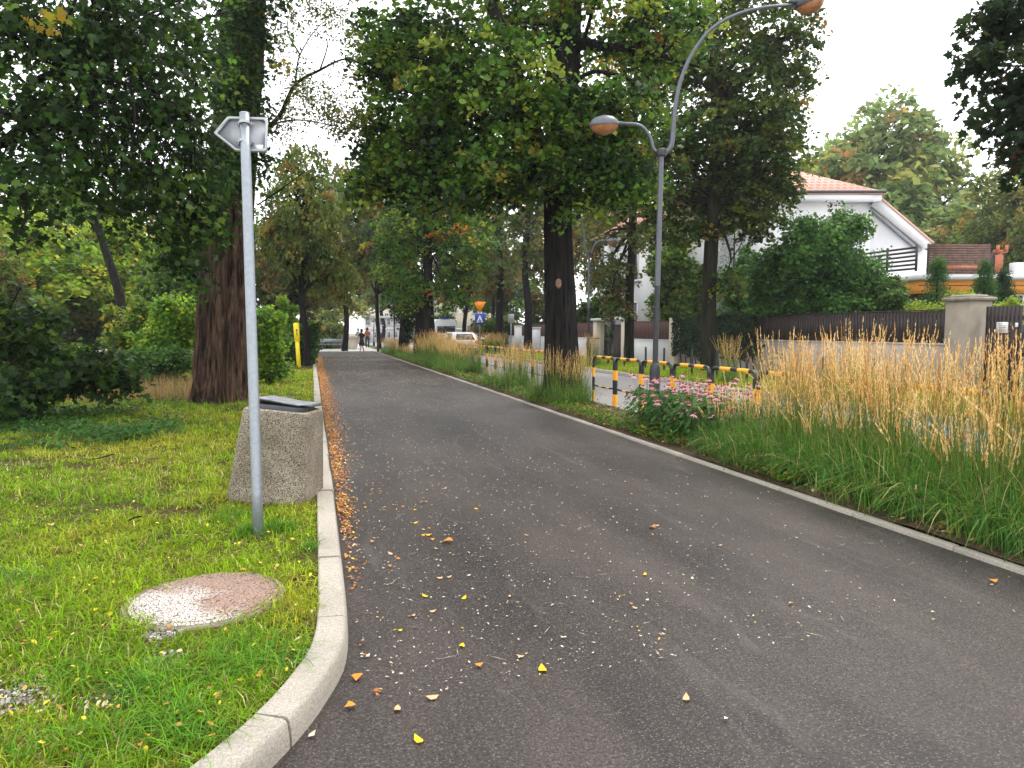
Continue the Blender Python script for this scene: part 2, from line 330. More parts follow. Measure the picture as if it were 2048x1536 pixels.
def limbs(g,stems,cent,nl,rb=.10,seg=6,m=0,twigs=2):
    S=[(catmull(p,6),np.interp(np.linspace(0,1,len(catmull(p,6))),np.linspace(0,1,len(r)),r)) for p,r in stems]
    ids=rng.choice(len(cent),min(nl,len(cent)),replace=False)
    allp=np.vstack([a for a,_ in S]); allr=np.concatenate([b for _,b in S])
    mids=[]
    for i in ids:
        c=cent[i]; dh=np.linalg.norm(allp[:,:2]-c[:2],axis=1); cost=np.abs(allp[:,2]-(c[2]-.55*dh))+.35*dh
        hz_=allp[:,2].max()-allp[:,2].min(); cost[allp[:,2]<allp[:,2].min()+(.18 if hz_<4.5 else .38)*hz_]+=50
        k=cost.argmin(); p0=allp[k]; L=np.linalg.norm(c-p0)
        if L<.3 or L>14: continue
        mid=(p0+c)/2+np.array([0,0,.10*L])+rng.normal(size=3)*.07*L
        q=(mid+c)/2+rng.normal(size=3)*.05*L
        P=catmull([p0,mid,q,c],4); r0=min(allr[k]*.55,rb*(.35+L/6))
        g.tube(P,np.linspace(r0,.008+r0*.08,len(P)),seg,m,cap=False); mids.append((P,r0))
        for _ in range(twigs):
            j=rng.integers(len(cent)); near=np.argsort(((cent-P[len(P)//2])**2).sum(1))[:14]; j=rng.choice(near)
            kk=rng.integers(len(P)//3,len(P)-2); a=P[kk]; b=cent[j]; mm=(a+b)/2+rng.normal(size=3)*.08*np.linalg.norm(b-a)
            g.tube(catmull([a,mm,b],3),np.linspace(r0*.4,.005,7),4,m,cap=False)
GREEN=[((.045,.10,.015),4),((.075,.15,.02),4),((.11,.20,.03),2),((.03,.06,.012),3)]
DARKG=[((.014,.034,.008),4),((.024,.055,.011),3),((.045,.085,.014),1)]
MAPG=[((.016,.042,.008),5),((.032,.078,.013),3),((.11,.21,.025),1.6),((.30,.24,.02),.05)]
OLIVE=[((.09,.14,.02),4),((.14,.18,.028),3),((.20,.19,.03),1.5),((.05,.08,.014),3),((.22,.13,.02),.5)]
BROWNG=[((.11,.105,.025),4),((.08,.12,.02),3),((.19,.12,.03),1.6),((.14,.17,.04),2)]
YELG=[((.26,.36,.03),4),((.17,.30,.025),4),((.46,.44,.035),1.2),((.08,.14,.018),2),((.40,.28,.03),.25)]
HAZG=[((.17,.25,.07),4),((.13,.20,.06),3),((.26,.28,.07),2),((.40,.27,.09),.9)]  # far foliage: distance haze painted into the leaf colour as paler greens
LIME=[((.14,.27,.02),4),((.09,.20,.018),4),((.22,.34,.03),2)]
MIXT=[((.048,.12,.014),5),((.10,.195,.02),4),((.23,.30,.035),2.6),((.015,.038,.008),3),((.30,.24,.03),.35),((.32,.15,.03),.08)]
def tree(name,label,cat,base,stems,lobes,bark,per=60,cr=.55,flat=.14,size=.11,pal=GREEN,tmpl=LOBED,nl=25,rb=.10,twigs=2,group=None,shell=.5,jit=.55,ridge=None,seg=14,crown='crown',low=None,droop=.35,keepout=None):
    root=empty(name,base,label,cat,group)
    g=G()
    for i,(p,r) in enumerate(stems):
        P=catmull(p,8 if seg<60 else 16); rr=np.interp(np.linspace(0,1,len(P)),np.linspace(0,1,len(r)),r)
        rg=None
        if i==0: 
            ph=rng.random(5)*6
            def rg(th,k,ph=ph,P=P): 
                hh=P[k][2]-P[0][2]; fl=.12*math.exp(-hh/.35)
                return 1+.05*np.sin(5*th+ph[0]+hh*.5)+.035*(1-2*np.abs(np.sin(6.5*th+ph[3]+.5*np.sin(hh*2.1))))+.03*(1-2*np.abs(np.sin(9.5*th+ph[1]-hh*.6+.4*np.sin(hh*3.7))))+fl*(.6+np.abs(np.sin(2.5*th+ph[2])))
        g.tube(P,rr,seg if i==0 else 9,0,ridge=rg)
    cents=[];dirs=[]
    for (c,r,n) in lobes:
        p,d=ell(c,r,n,shell); cents.append(p); dirs.append(d)
    cent=np.vstack(cents); dd=np.vstack(dirs)
    if keepout is not None:
        k=~keepout(cent); cent=cent[k]; dd=dd[k]
    g.obj('trunk',bark,root,smooth=True)
    if nl:
        b=G(); limbs(b,stems,cent,nl,rb,6,0,twigs); 
        if b.v: b.obj('branches',bark,root,smooth=True)
    P,N,cc,sz=cluster_leaves(cent,dd,per,cr,flat,size,pal,jit,droop=droop)
    leaves(crown,P,sz,N,tmpl,cc,LEAF,root)
    return root
def vst(base,h,r0,r1,lean=(0,0),n=5,wob=.1):
    out=[]
    for i in range(n):
        t=i/(n-1); out.append((base[0]+lean[0]*t+rng.normal()*wob*(t>0),base[1]+lean[1]*t+rng.normal()*wob*(t>0),base[2]-.1*(i==0)+h*t))
    return (out,[r0,r0*.82]+list(np.linspace(r0*.74,r1,n-2)))
def copytree(o,name=None,parent=None):
    c=o.copy(); C.objects.link(c)
    if parent is not None: c.parent=parent
    for ch in [x for x in bpy.data.objects if x.parent==o]: copytree(ch,None,c)
    return c

# ================================================================ SETTING
def grid(name,x0,x1,y0,y1,nx,ny,zf,mat,kind='structure'):
    X,Y=np.meshgrid(np.linspace(x0,x1,nx),np.linspace(y0,y1,ny)); Z=zf(X,Y)
    V=np.stack([X,Y,Z],-1).reshape(-1,3); i=np.arange((ny-1)*nx).reshape(ny-1,nx)[:,:-1].ravel()
    Fq=np.stack([i,i+1,i+nx+1,i+nx],1)
    return tag(npmesh(name,V,Fq,np.full(len(Fq),4),mat,smooth=True),kind=kind)
grid('ground',-200,200,-30,300,30,30,lambda x,y:np.full_like(x,-.03),FARG)
grid('path',-4,4.45,-4,53.6,40,160,lambda x,y:.004*nz(x,y,.8),ASPH)
grid('road',5.98,10.4,-6,140,4,40,lambda x,y:np.zeros_like(x),ASPH2)
grid('planting_bed',4.53,5.90,-3,52,16,300,lambda x,y:.035+.02*nz(x,y,2.2),SOIL)
VERGE=grid('verge',10.55,14.6,-6,120,20,200,lambda x,y:.09+.03*nz(x,y,1.),LAWNG)
grid('pavement',14.6,16.0,-6,120,4,60,lambda x,y:np.full_like(x,.10),PAVE)
grid('plaza',-30,5.0,53.6,140,8,8,lambda x,y:np.full_like(x,.01),PAVE)
KO=catmull([(.17,6),(.165,4.4),(.155,3.75),(.12,3.36),(.045,3.10),(-.05,2.86),(-.19,2.60),(-.42,2.30),(-.85,1.98),(-1.6,1.70),(-3,1.45),(-6,1.2)],10)[:, :2]
_t=np.gradient(KO,axis=0); _t/=np.linalg.norm(_t,axis=1)[:,None]; _nrm=np.stack([_t[:,1],-_t[:,0]],1)
KI=KO+_nrm*.155
def xin(y):          # inner kerb edge x at distance y
    o=np.argsort(KI[:,1]); return np.interp(y,KI[o,1],KI[o,0],right=.015)
# left kerb: chain of stones with open joints
def kerb_left():
    g=G(); line=np.vstack([np.array([(.17,y) for y in np.arange(52.8,6.2,-.25)]),KO]); 
    d=np.concatenate([[0],np.cumsum(np.linalg.norm(np.diff(line,axis=0),axis=1))]); L=d[-1]
    near=d[np.argmin(np.abs(line[:,1]-3.70)+np.abs(line[:,0]-.15))]
    s0=near-math.floor(near)   # joint falls at u=3.70
    for a in np.arange(s0,L-1,1.0):
        if a>near: st=.0
        ss=np.linspace(a+.0075,a+.9925,9)
        c=np.stack([np.interp(ss,d,line[:,0]),np.interp(ss,d,line[:,1])],1); t=np.gradient(c,axis=0); t/=np.linalg.norm(t,axis=1)[:,None]
        nn=np.stack([t[:,1],-t[:,0]],1); dz=rng.normal()*.003; dx=rng.normal()*.003
        # cross-section: slightly battered face, rounded arris
        prof=[(.0+dx,-.1),(.004+dx,.05),(.012+dx,.100),(.020+dx,.113+dz),(.034+dx,.119+dz),(.150+dx,.121+dz),(.157+dx,.113+dz),(.157+dx,-.1)]
        V=[]
        for i in range(len(c)):
            for o,z in prof: V.append((c[i][0]+nn[i][0]*o,c[i][1]+nn[i][1]*o,z))
        k=len(prof); Fc=[]
        for i in range(len(c)-1):
            for j in range(k-1): Fc.append((i*k+j,i*k+j+1,(i+1)*k+j+1,(i+1)*k+j))
        Fc.append(tuple(range(k-1,-1,-1))); Fc.append(tuple((len(c)-1)*k+j for j in range(k)))
        g.add(V,Fc)
    return tag(g.obj('kerb',KERB,auto=True),kind='structure')
kerb_left()
def straight_kerb(name,x0,x1,y0,y1,z,mat=KERB,step=1.0,bev=.008):
    g=G()
    for y in np.arange(y0,y1,step): g.box(((x0+x1)/2+rng.normal()*.002,y+step/2,(z-.1)/2+rng.normal()*.0015),(x1-x0,step-.008,z+.1),0,bev=bev)
    return tag(g.obj(name,mat),kind='structure')
straight_kerb('path_edging',4.45,4.53,-3,53.5,.03)
straight_kerb('road_edging',5.90,5.98,-3,60,.045)
straight_kerb('far_kerb',10.40,10.55,-3,110,.12)
tag(G().box((2.3,53.7,.02),(4.4,.25,.05)).obj('threshold_strip',PAVE),kind='structure')
# lawn sheet left of the kerb
def lawn():
    ys=np.concatenate([np.arange(1.3,8,.08),np.arange(8,53.5,.4)]); ss=np.linspace(0,1,90)**2.2
    V=[]
    for y in ys:
        x0=xin(y)+.01
        if y<2.2: x0=np.interp(y,KI[::-1,1],KI[::-1,0])
        x=x0-ss*34; z=.100+.018*nz(x,np.full_like(x,y),1.3)*np.minimum(1,ss*60)+.008*nz(x,np.full_like(x,y),6.)*np.minimum(1,ss*80)
        V.append(np.stack([x,np.full_like(x,y),z],1))
    V=np.vstack(V); nx=len(ss); i=np.arange((len(ys)-1)*nx).reshape(-1,nx)[:,:-1].ravel()
    Fq=np.stack([i,i+nx,i+nx+1,i+1],1)
    return tag(npmesh('lawn',V,Fq,np.full(len(Fq),4),LAWNG,smooth=True),kind='structure')
lawn()

# ---------------------------------------------------------------- grass blades
def blades(name,P,H,W,lean,col,segs=2,mat=BLADE,parent=None,kind=None,droop=0.,local=False,az=None):
    n=len(P); az=rng.random(n)*2*math.pi if az is None else az; d=np.stack([np.cos(az),np.sin(az),np.zeros(n)],1); s=np.stack([-np.sin(az),np.cos(az),np.zeros(n)],1)
    k=segs*2+1; V=np.zeros((n,k,3))
    for i in range(segs+1):
        t=i/segs; q=P+d*(lean*t**1.8)[:,None]*H[:,None]; q=q+np.array([0,0,1.])*(H*(t*(1-.25*lean*t)-droop*lean*t**3))[:,None]
        ww=(W*(1-.75*t) if i<segs else W*0)[:,None]*.5
        if i<segs: V[:,2*i]=q-s*ww; V[:,2*i+1]=q+s*ww
        else: V[:,2*i]=q
    b=np.arange(n)[:,None]*k; Fi=[]; 
    pat=[]
    for i in range(segs-1): pat+= [2*i,2*i+1,2*i+3,2*i+2]
    pat+=[2*segs-2,2*segs-1,2*segs]
    cnt=np.tile(np.array([4]*(segs-1)+[3]),n)
    cc=np.repeat(col,k,axis=0)
    o=npmesh(name,V.reshape(-1,3),(b+np.array(pat)[None,:]).ravel(),cnt,mat,parent,col=cc,local=local)
    if kind: o['kind']=kind
    return o
MH=gp(412,1200,.1); MHR=.415
def grasscol(x,y,n,dry=0.):
    a=nz(x,y,1.1,2.)+.5*nz(x,y,3.3,5.); g=np.stack([.235+.05*a,.375+.03*a,np.full(n,.012)],1)
    dark=np.array([.085,.25,.010]); yel=np.array([.42,.40,.035]); straw=np.array([.52,.42,.19])
    t=np.clip(.15+.75*nz(x,y,1.3,9.)+rng.normal(size=n)*.28,0,1)[:,None]; c=g*(1-t*.75)+dark*t*.75
    yy=np.clip(-.12+.9*nz(x,y,1.1,4.)+dry+rng.normal(size=n)*.28,0,1)[:,None]; c=c*(1-yy)+yel*yy
    s=(rng.random(n)<.06+.10*np.clip(nz(x,y,.7,1.),0,1))[:,None]; c=np.where(s,straw,c)
    return c*rng.uniform(.7,1.3,(n,1))
def lawn_grass():
    nt=52000; D=2.0+26*rng.random(nt)**1.75; th=rng.uniform(-.95,.20,nt); tx=D*np.sin(th); ty=D*np.cos(th)
    k=(tx<xin(ty)+.02)&(ty>1.4)&(tx>-16); tx=tx[k];ty=ty[k];nt=len(tx)
    per=rng.integers(5,17,nt); id=np.repeat(np.arange(nt),per); n=len(id); TD=np.hypot(tx,ty)
    ro=np.abs(rng.normal(size=n))*.020*(1+TD[id]/7); az=rng.random(n)*6.283
    x=tx[id]+np.cos(az)*ro; y=ty[id]+np.sin(az)*ro
    ok=(x<xin(y)-.004+.03*(rng.random(n)<.05))&(y>1.4)&(y<40)
    dm=np.hypot((x-MH[0]),(y-MH[1])); ok&=(dm>MHR*(.80+.17*rng.random(n)+.13*nz(x,y,5.,1.)))
    bare=nz(x,y,1.9,7.)+.7*nz(x,y,5.,3.)+rng.normal(size=n)*.2; ok&=bare<.68
    for q,rr in BARE:
        dd=np.hypot(x-q[0],(y-q[1])*1.1)+.05*nz(x,y,9.,2.); ok&=~((dd<rr)&(rng.random(n)<.93))
    ok&=~((np.hypot(x+1.9,y-15.6)<.52))
    x=x[ok];y=y[ok];id=id[ok];n=len(x);D=np.hypot(x,y); az=az[ok]
    th_=(.6+.75*rng.random(nt)+.45*np.clip(nz(tx,ty,2.3,3.),-.6,1))[id]
    H=(.034+.066*rng.random(n)**1.3)*th_*(1+D/26); edge=np.clip(1-(xin(y)-x)/.10,0,1); H*=1-.3*edge
    W=.0036*(1+D/5.)*rng.uniform(.5,1.35,n); z=.094+.018*nz(x,y,1.3)
    dry=.45*np.exp(-((x-xin(y)+.12)**2)/.012)+.30*((D>8)&(D<14))
    c=grasscol(tx[id],ty[id],n,dry)*rng.uniform(.45,1.3,(nt,1))[id]
    brown=(rng.random(n)<.05+.10*np.clip(nz(x,y,2.9,5.),0,1))[:,None]; c=np.where(brown,np.array([.20,.12,.06])*rng.uniform(.6,1.3,(n,1)),c)
    o=blades('lawn_grass',np.stack([x,y,z],1),H,W,rng.uniform(.25,1.9,n),c,2,droop=.35,az=az+rng.normal(size=n)*.9)
    tag(o,'bright yellow green lawn grass between the kerb and the shrubs','grass',kind='stuff')
BARE=[(gp(215,1405,.1),.17),(gp(330,1320,.1),.10),(gp(30,1400,.1),.16),(gp(320,1272,.1),.09),(gp(600,1320,.1),.06),(gp(20,930,.1),.35)]
lawn_grass()
def tufts():   # longer darker tufts standing out of the lawn (front, and round the pole foot)
    P=[];
    for (px,py,n,r) in ((300,1380,220,.14),(430,1350,200,.20),(560,1330,120,.16),(500,1068,240,.08),(560,1060,160,.10),(80,1500,160,.22),(330,1440,200,.22),(500,1290,120,.2),(380,1480,160,.2),(30,1170,120,.2),(470,1040,120,.12),(620,1100,60,.05),(150,1360,120,.18)):
        q=gp(px,py,.1); a=rng.normal(size=(n,2))*r*.5; p=np.stack([q[0]+a[:,0],q[1]+a[:,1],np.full(n,.095)],1); P.append(p)
    P=np.vstack(P); k=P[:,0]<xin(P[:,1])-.005; P=P[k]; n=len(P); c=np.array([(.10,.24,.022)])*rng.uniform(.5,1.5,(n,1))
    o=blades('long_grass',P,rng.uniform(.09,.20,n),rng.uniform(.004,.008,n),rng.uniform(.4,1.6,n),c,3,droop=.5)
    tag(o,'longer dark green grass tufts in the lawn and round the pole','grass',kind='stuff')
tufts()
def gravel():
    P=[]
    for (q,rr),m in zip(BARE,(60,70,420,160,20,30)):
        a=rng.normal(size=(m,2))*rr*.55; P.append(np.stack([q[0]+a[:,0],q[1]+a[:,1],np.full(m,.112)],1))
    P=np.vstack(P); n=len(P)
    o=leaves('gravel',P,rng.uniform(.008,.022,n),np.array([0,0,1.])+rng.normal(size=(n,3))*.5,OVAL*np.array([1,1.5,3]),pick([((.5,.47,.43),3),((.35,.32,.29),2),((.2,.17,.15),2)],n),DRY); tag(o,'grey gravel crumbs in the bare soil spots of the lawn','gravel',kind='stuff')
gravel()
def verge_grass():
    n=60000; x=rng.uniform(10.56,14.58,n); y=rng.uniform(9,60,n)**1.0; k=(nz(x,y,1.1,6.)+rng.normal(size=n)*.4)<.75; x=x[k];y=y[k];n=len(x)
    o=blades('verge_grass',np.stack([x,y,np.full(n,.08)],1),rng.uniform(.10,.24,n),.018*rng.uniform(.6,1.4,n),rng.uniform(.2,1.2,n),grasscol(x,y,n,.1),2)
    tag(o,'rough green grass on the verge beyond the road','grass',kind='stuff')
verge_grass()
def dry_tall():
    P=[];n=9000
    px=rng.uniform(-40,500,n); D=rng.uniform(14.5,20,n); X=np.array([pxD(a,b) for a,b in zip(px,D)])
    k=(nz(X[:,0],X[:,1],1.2,3.)+rng.normal(size=n)*.35)<.75; X=X[k]; n=len(X); X[:,2]=.09
    c=pick([((.34,.22,.10),4),((.26,.20,.07),3),((.16,.18,.04),2),((.42,.30,.15),2)],n)*rng.uniform(.7,1.3,(n,1))
    o=blades('dry_grass',X,rng.uniform(.2,.65,n),rng.uniform(.008,.016,n),rng.uniform(.1,.7,n),c,2)
    tag(o,'tall straw coloured dry grass below the shrubs beside the thick trunk','grass',kind='stuff')
dry_tall()
def groundcover(name,label,pts,size,pal,z=.13,hz=.05,tm=OVAL):
    P=np.asarray(pts); n=len(P); P=P.copy(); P[:,2]=z+np.abs(rng.normal(size=n))*hz
    N=np.array([0,0,1.])+rng.normal(size=(n,3))*.45
    c=pick(pal,n)*rng.uniform(.6,1.4,(n,1))
    o=leaves(name,P,size*rng.uniform(.6,1.4,n),N,tm,c,LEAF); return tag(o,label,'ground cover',kind='stuff')
# creeping green patch under the shrubs at left
n=14000; px=rng.uniform(-120,370,n); py=815+rng.uniform(0,85,n)-30*np.clip((px-150)/200,0,1); pp=np.array([gp(a,b,.12) for a,b in zip(px,py)])
k=(nz(pp[:,0],pp[:,1],1.5,2.)+.5*nz(pp[:,0],pp[:,1],4.,1.)+rng.normal(size=n)*.3)<(.25-np.clip((px-150)/200,0,1)*.7)
groundcover('creeping_ivy','dark green creeping leaves covering the ground left of the thick trunk',pp[k],.065,[((.045,.13,.025),4),((.07,.18,.03),3),((.03,.08,.015),2)],.12,.07)
# low leafy cover along the path's right edge
pp=[]
for _ in range(15000):
    y=6+40*random.random()**1.6; x=4.57+abs(random.gauss(0,.35)); pp.append((x,y,0))
pp=np.array(pp); k=(pp[:,0]<5.85)&(nz(pp[:,0],pp[:,1],1.3,8.)+rng.normal(size=len(pp))*.35<(.1+.5*(pp[:,1]>10.4))); pp=pp[k]
groundcover('low_plants','low green and yellow leaves spreading along the right edge of the path',pp,.055,[((.06,.16,.015),4),((.10,.21,.02),3),((.26,.25,.03),1.5),((.32,.15,.03),.8),((.04,.09,.014),2)],.07,.07)

# ---------------------------------------------------------------- fallen leaves
LEAFC=[((.55,.24,.05),4),((.60,.33,.08),2),((.42,.15,.045),4),((.56,.42,.26),2.5),((.28,.12,.06),2.5),((.65,.50,.06),.7)]
PALEC=[((.55,.45,.33),4),((.62,.55,.45),4),((.50,.36,.2),2),((.62,.40,.10),1)]
def litter():
    # drift against the kerb
    n=15000; y=3+42*rng.random(n)**1.1; x=.19+np.abs(rng.normal(size=n))*(.045+.10*np.clip((y-4)/10,0,1)); 
    k=(nz(x*0,y,2.3,3.)+rng.normal(size=n)*.5< -.3+np.clip((y-5.5)/3,-.9,1.3)); x=x[k];y=y[k];n=len(x)
    kk=(y>4.2)|(rng.random(n)<.15); x=x[kk];y=y[kk];n=len(x); P=np.stack([x,y,.012+rng.random(n)*.012],1); c=pick(LEAFC,n)*rng.uniform(.8,1.35,(n,1))
    o=leaves('leaf_drift',P,.024*rng.uniform(.5,1.4,n)*(1+y/60),np.array([0,0,1.])+rng.normal(size=(n,3))*.35,DIAM,c,DRY)
    tag(o,'orange and yellow fallen leaves drifted against the left kerb','leaf litter',kind='stuff')
    n=17000; y=3+44*rng.random(n)**1.25; x=rng.uniform(.2,4.4,n); k=rng.random(n)<np.clip(1.15-.30*x+.02*y,.10,1); x=x[k];y=y[k];n=len(x)
    P=np.stack([x,y,.010+rng.random(n)*.004],1); c=pick(PALEC,n)*rng.uniform(.6,1.15,(n,1))
    o=leaves('leaf_litter',P,.014*rng.uniform(.35,1.5,n)*(1+y/22),np.array([0,0,1.])+rng.normal(size=(n,3))*.2,DIAM*np.array([1,.8,1]),c,DRY)
    tag(o,'tiny pale leaflets and crumbs scattered over the asphalt path','leaf litter',kind='stuff')
    n=240; P=np.stack([rng.uniform(.2,4.4,n),3+14*rng.random(n)**1.4,np.full(n,.012)],1)
    o=leaves('straw_bits',P,rng.uniform(.03,.12,n),np.array([0,0,1.])+rng.normal(size=(n,3))*.05,DIAM*np.array([1,.05,0]),pick([((.5,.42,.3),3),((.3,.2,.12),2)],n),DRY); tag(o,'thin dry straws and twigs scattered on the asphalt path','leaf litter',kind='stuff')
    n=520; a=np.array([gp(p,q,.1) for p,q in zip(rng.uniform(-60,640,n),820+rng.random(n)**1.3*700)]); k=(a[:,0]<xin(a[:,1])-.02)&(np.hypot(a[:,0]-MH[0],a[:,1]-MH[1])>MHR); a=a[k];n=len(a); a[:,2]=.13+rng.random(n)*.02
    o=leaves('lawn_leaf_litter',a,.028*rng.uniform(.5,1.3,n),np.array([0,0,1.])+rng.normal(size=(n,3))*.4,OVAL,pick([((.62,.50,.04),4),((.55,.28,.05),2),((.45,.2,.08),2),((.6,.5,.3),1)],n),DRY)
    tag(o,'small yellow and brown leaves fallen on the lawn','leaf litter',kind='stuff')
    n=1500; y=4+40*rng.random(n)**1.5; x=4.56+rng.random(n)*1.2; P=np.stack([x,y,np.full(n,.07)],1)
    o=leaves('bed_leaf_litter',P,.05*rng.uniform(.5,1.3,n),np.array([0,0,1.])+rng.normal(size=(n,3))*.4,OVAL,pick([((.30,.13,.05),4),((.4,.2,.06),2),((.45,.33,.15),2)],n),DRY)
    tag(o,'brown leaves lying on the soil of the planting bed','leaf litter',kind='stuff')
litter()
def single_leaves():
    protos=[]
    specs=[('yellow',(.80,.55,.02),.055,OVAL),('tan',(.62,.40,.22),.045,OVAL),('cream',(.66,.56,.42),.032,DIAM),('orange',(.66,.26,.04),.05,LOBED)]
    names={'yellow':'bright yellow fallen leaf lying alone on the dark asphalt path','tan':'tan curled fallen leaf lying on the dark asphalt path','cream':'small cream leaflet lying on the dark asphalt path','orange':'orange brown fallen leaf lying on the asphalt near the kerb'}
    for nm,c,s,t in specs:
        t2=t.copy(); t2[:,2]=t2[:,2]*-2+.03
        o=leaves('fallen_leaf',np.array([[0,0,0.]]),s,np.array([[0,0,1.]]),t2,np.array([c]),DRY,T=np.array([[1.,0,0]])); me=o.data; bpy.data.objects.remove(o); protos.append((nm,me))
    spots=[(1085,1337,0,1.3),(837,1478,0,1.0),(924,1290,0,.9),(795,1416,1,1.1),(1372,1395,1,1.2),(624,1468,2,1.4),(1290,1148,0,.8),(953,1017,0,.8),(880,1155,1,1.),(938,1150,2,1.),(928,1195,0,.8),(958,1330,3,.9),(865,1393,1,1.3),(1582,1205,1,1.),(1985,1162,3,1.3),(1440,1090,1,.8),(1115,1098,2,1.),(1312,1050,1,1.4),(895,1083,3,1.8),(826,1230,1,.9),(1015,1232,2,.9),(1452,1436,2,.9),(715,1355,3,1.2),(700,1412,3,1.),(1305,1055,3,1.3)]
    for i in range(120):
        y=3.2+7*random.random(); x=.2+min(4.1,random.expovariate(1.1)); spots.append((None,(x,y),random.choice([1,2,2,3,3,0]) if x<1 else random.choice([1,2,2,2]),random.uniform(.5,1.)))
    for s in spots:
        if s[0] is None: p=(s[1][0],s[1][1],.012)
        else: p=gp(s[0],s[1],.012)
        nm,me=protos[s[2]]; o=bpy.data.objects.new('fallen_leaf',me); C.objects.link(o); o.location=tuple(p); o.rotation_euler=(random.uniform(-.15,.15),random.uniform(-.15,.15),random.uniform(0,6.28)); o.scale=(s[3],)*3
        tag(o,names[nm],'leaf','%s fallen leaves scattered on the path'%nm)
single_leaves()
# short twigs on path/lawn
for (px,py,L,a,lab) in ((270,1045,.10,.2,'short dark twig lying on the lawn left of the bin'),(190,925,.9,-.9,'long thin dead branch lying in the shaded grass at the left')):
    q=gp(px,py,.12); g=G(); d=np.array([math.cos(a),math.sin(a),.05]); g.tube(catmull([q-d*L/2+[0,0,.02],q+[0,0,.04],q+d*L/2+[0,0,.03+L*.1]],5),[.008]*2+[.006]*9,5); tag(g.obj('fallen_twig',BARK_DARK),lab,'twig')

# ================================================================ OBJECTS, NEAR
# manhole cover
def manhole():
    root=empty('manhole_cover',(MH[0],MH[1],.10),'round speckled concrete and reddish manhole cover sunk in the lawn','manhole cover')
    m,n,l,p=newmat('manhole_face'); tc=n.new('ShaderNodeTexCoord')
    no=n.new('ShaderNodeTexNoise'); no.inputs['Scale'].default_value=2.2; no.inputs['Detail'].default_value=5; l.new(tc.outputs['Object'],no.inputs['Vector'])
    sx=n.new('ShaderNodeSeparateXYZ'); l.new(tc.outputs['Object'],sx.inputs[0])
    ma=n.new('ShaderNodeMath'); ma.operation='MULTIPLY_ADD'; ma.inputs[1].default_value=.9; l.new(sx.outputs[0],ma.inputs[0]); l.new(no.outputs['Fac'],ma.inputs[2])
    mb=n.new('ShaderNodeMath'); mb.operation='MULTIPLY_ADD'; mb.inputs[1].default_value=.9; l.new(sx.outputs[1],mb.inputs[0]); l.new(ma.outputs[0],mb.inputs[2])
    cr=n.new('ShaderNodeValToRGB'); cr.color_ramp.elements[0].position=.38; cr.color_ramp.elements[0].color=(.50,.46,.42,1); cr.color_ramp.elements[1].position=.56; cr.color_ramp.elements[1].color=(.29,.19,.145,1)
    l.new(mb.outputs[0],cr.inputs[0])
    vo=n.new('ShaderNodeTexVoronoi'); vo.feature='DISTANCE_TO_EDGE'; vo.inputs['Scale'].default_value=48; l.new(tc.outputs['Object'],vo.inputs['Vector'])
    lt=n.new('ShaderNodeMath'); lt.operation='LESS_THAN'; lt.inputs[1].default_value=.07; l.new(vo.outputs['Distance'],lt.inputs[0])
    mx=n.new('ShaderNodeMixRGB'); mx.inputs[2].default_value=(.09,.065,.05,1); l.new(lt.outputs[0],mx.inputs[0]); l.new(cr.outputs[0],mx.inputs[1]); l.new(mx.outputs[0],p.inputs['Base Color'])
    p.inputs['Roughness'].default_value=.9
    b=n.new('ShaderNodeBump'); b.inputs['Strength'].default_value=.6; b.inputs['Distance'].default_value=.006; l.new(vo.outputs['Distance'],b.inputs['Height']); l.new(b.outputs[0],p.inputs['Normal'])
    G().lathe((0,0,0),[(.410,-.08),(.425,.006),(.418,.014),(.392,.016),(.388,.010)],48).obj('frame',plain('manhole_rim',(.20,.16,.125),.9,var=.3,scale=20,bump=.4),root,local=True,auto=True)
    g=G(); g.lathe((0,0,0),[(.384,-.05),(.384,.016),(.376,.021),(.07,.024),(.065,.019),(.06,.024)],48); ld=g.obj('lid',m,root,local=True,auto=True)
    g=G()
    for rr in (.345,.055): g.lathe((0,0,0),[(rr,.020),(rr+.002,.0265),(rr+.010,.0265),(rr+.012,.020)],48)
    g.obj('raised_ring',m,ld,local=True)
manhole()
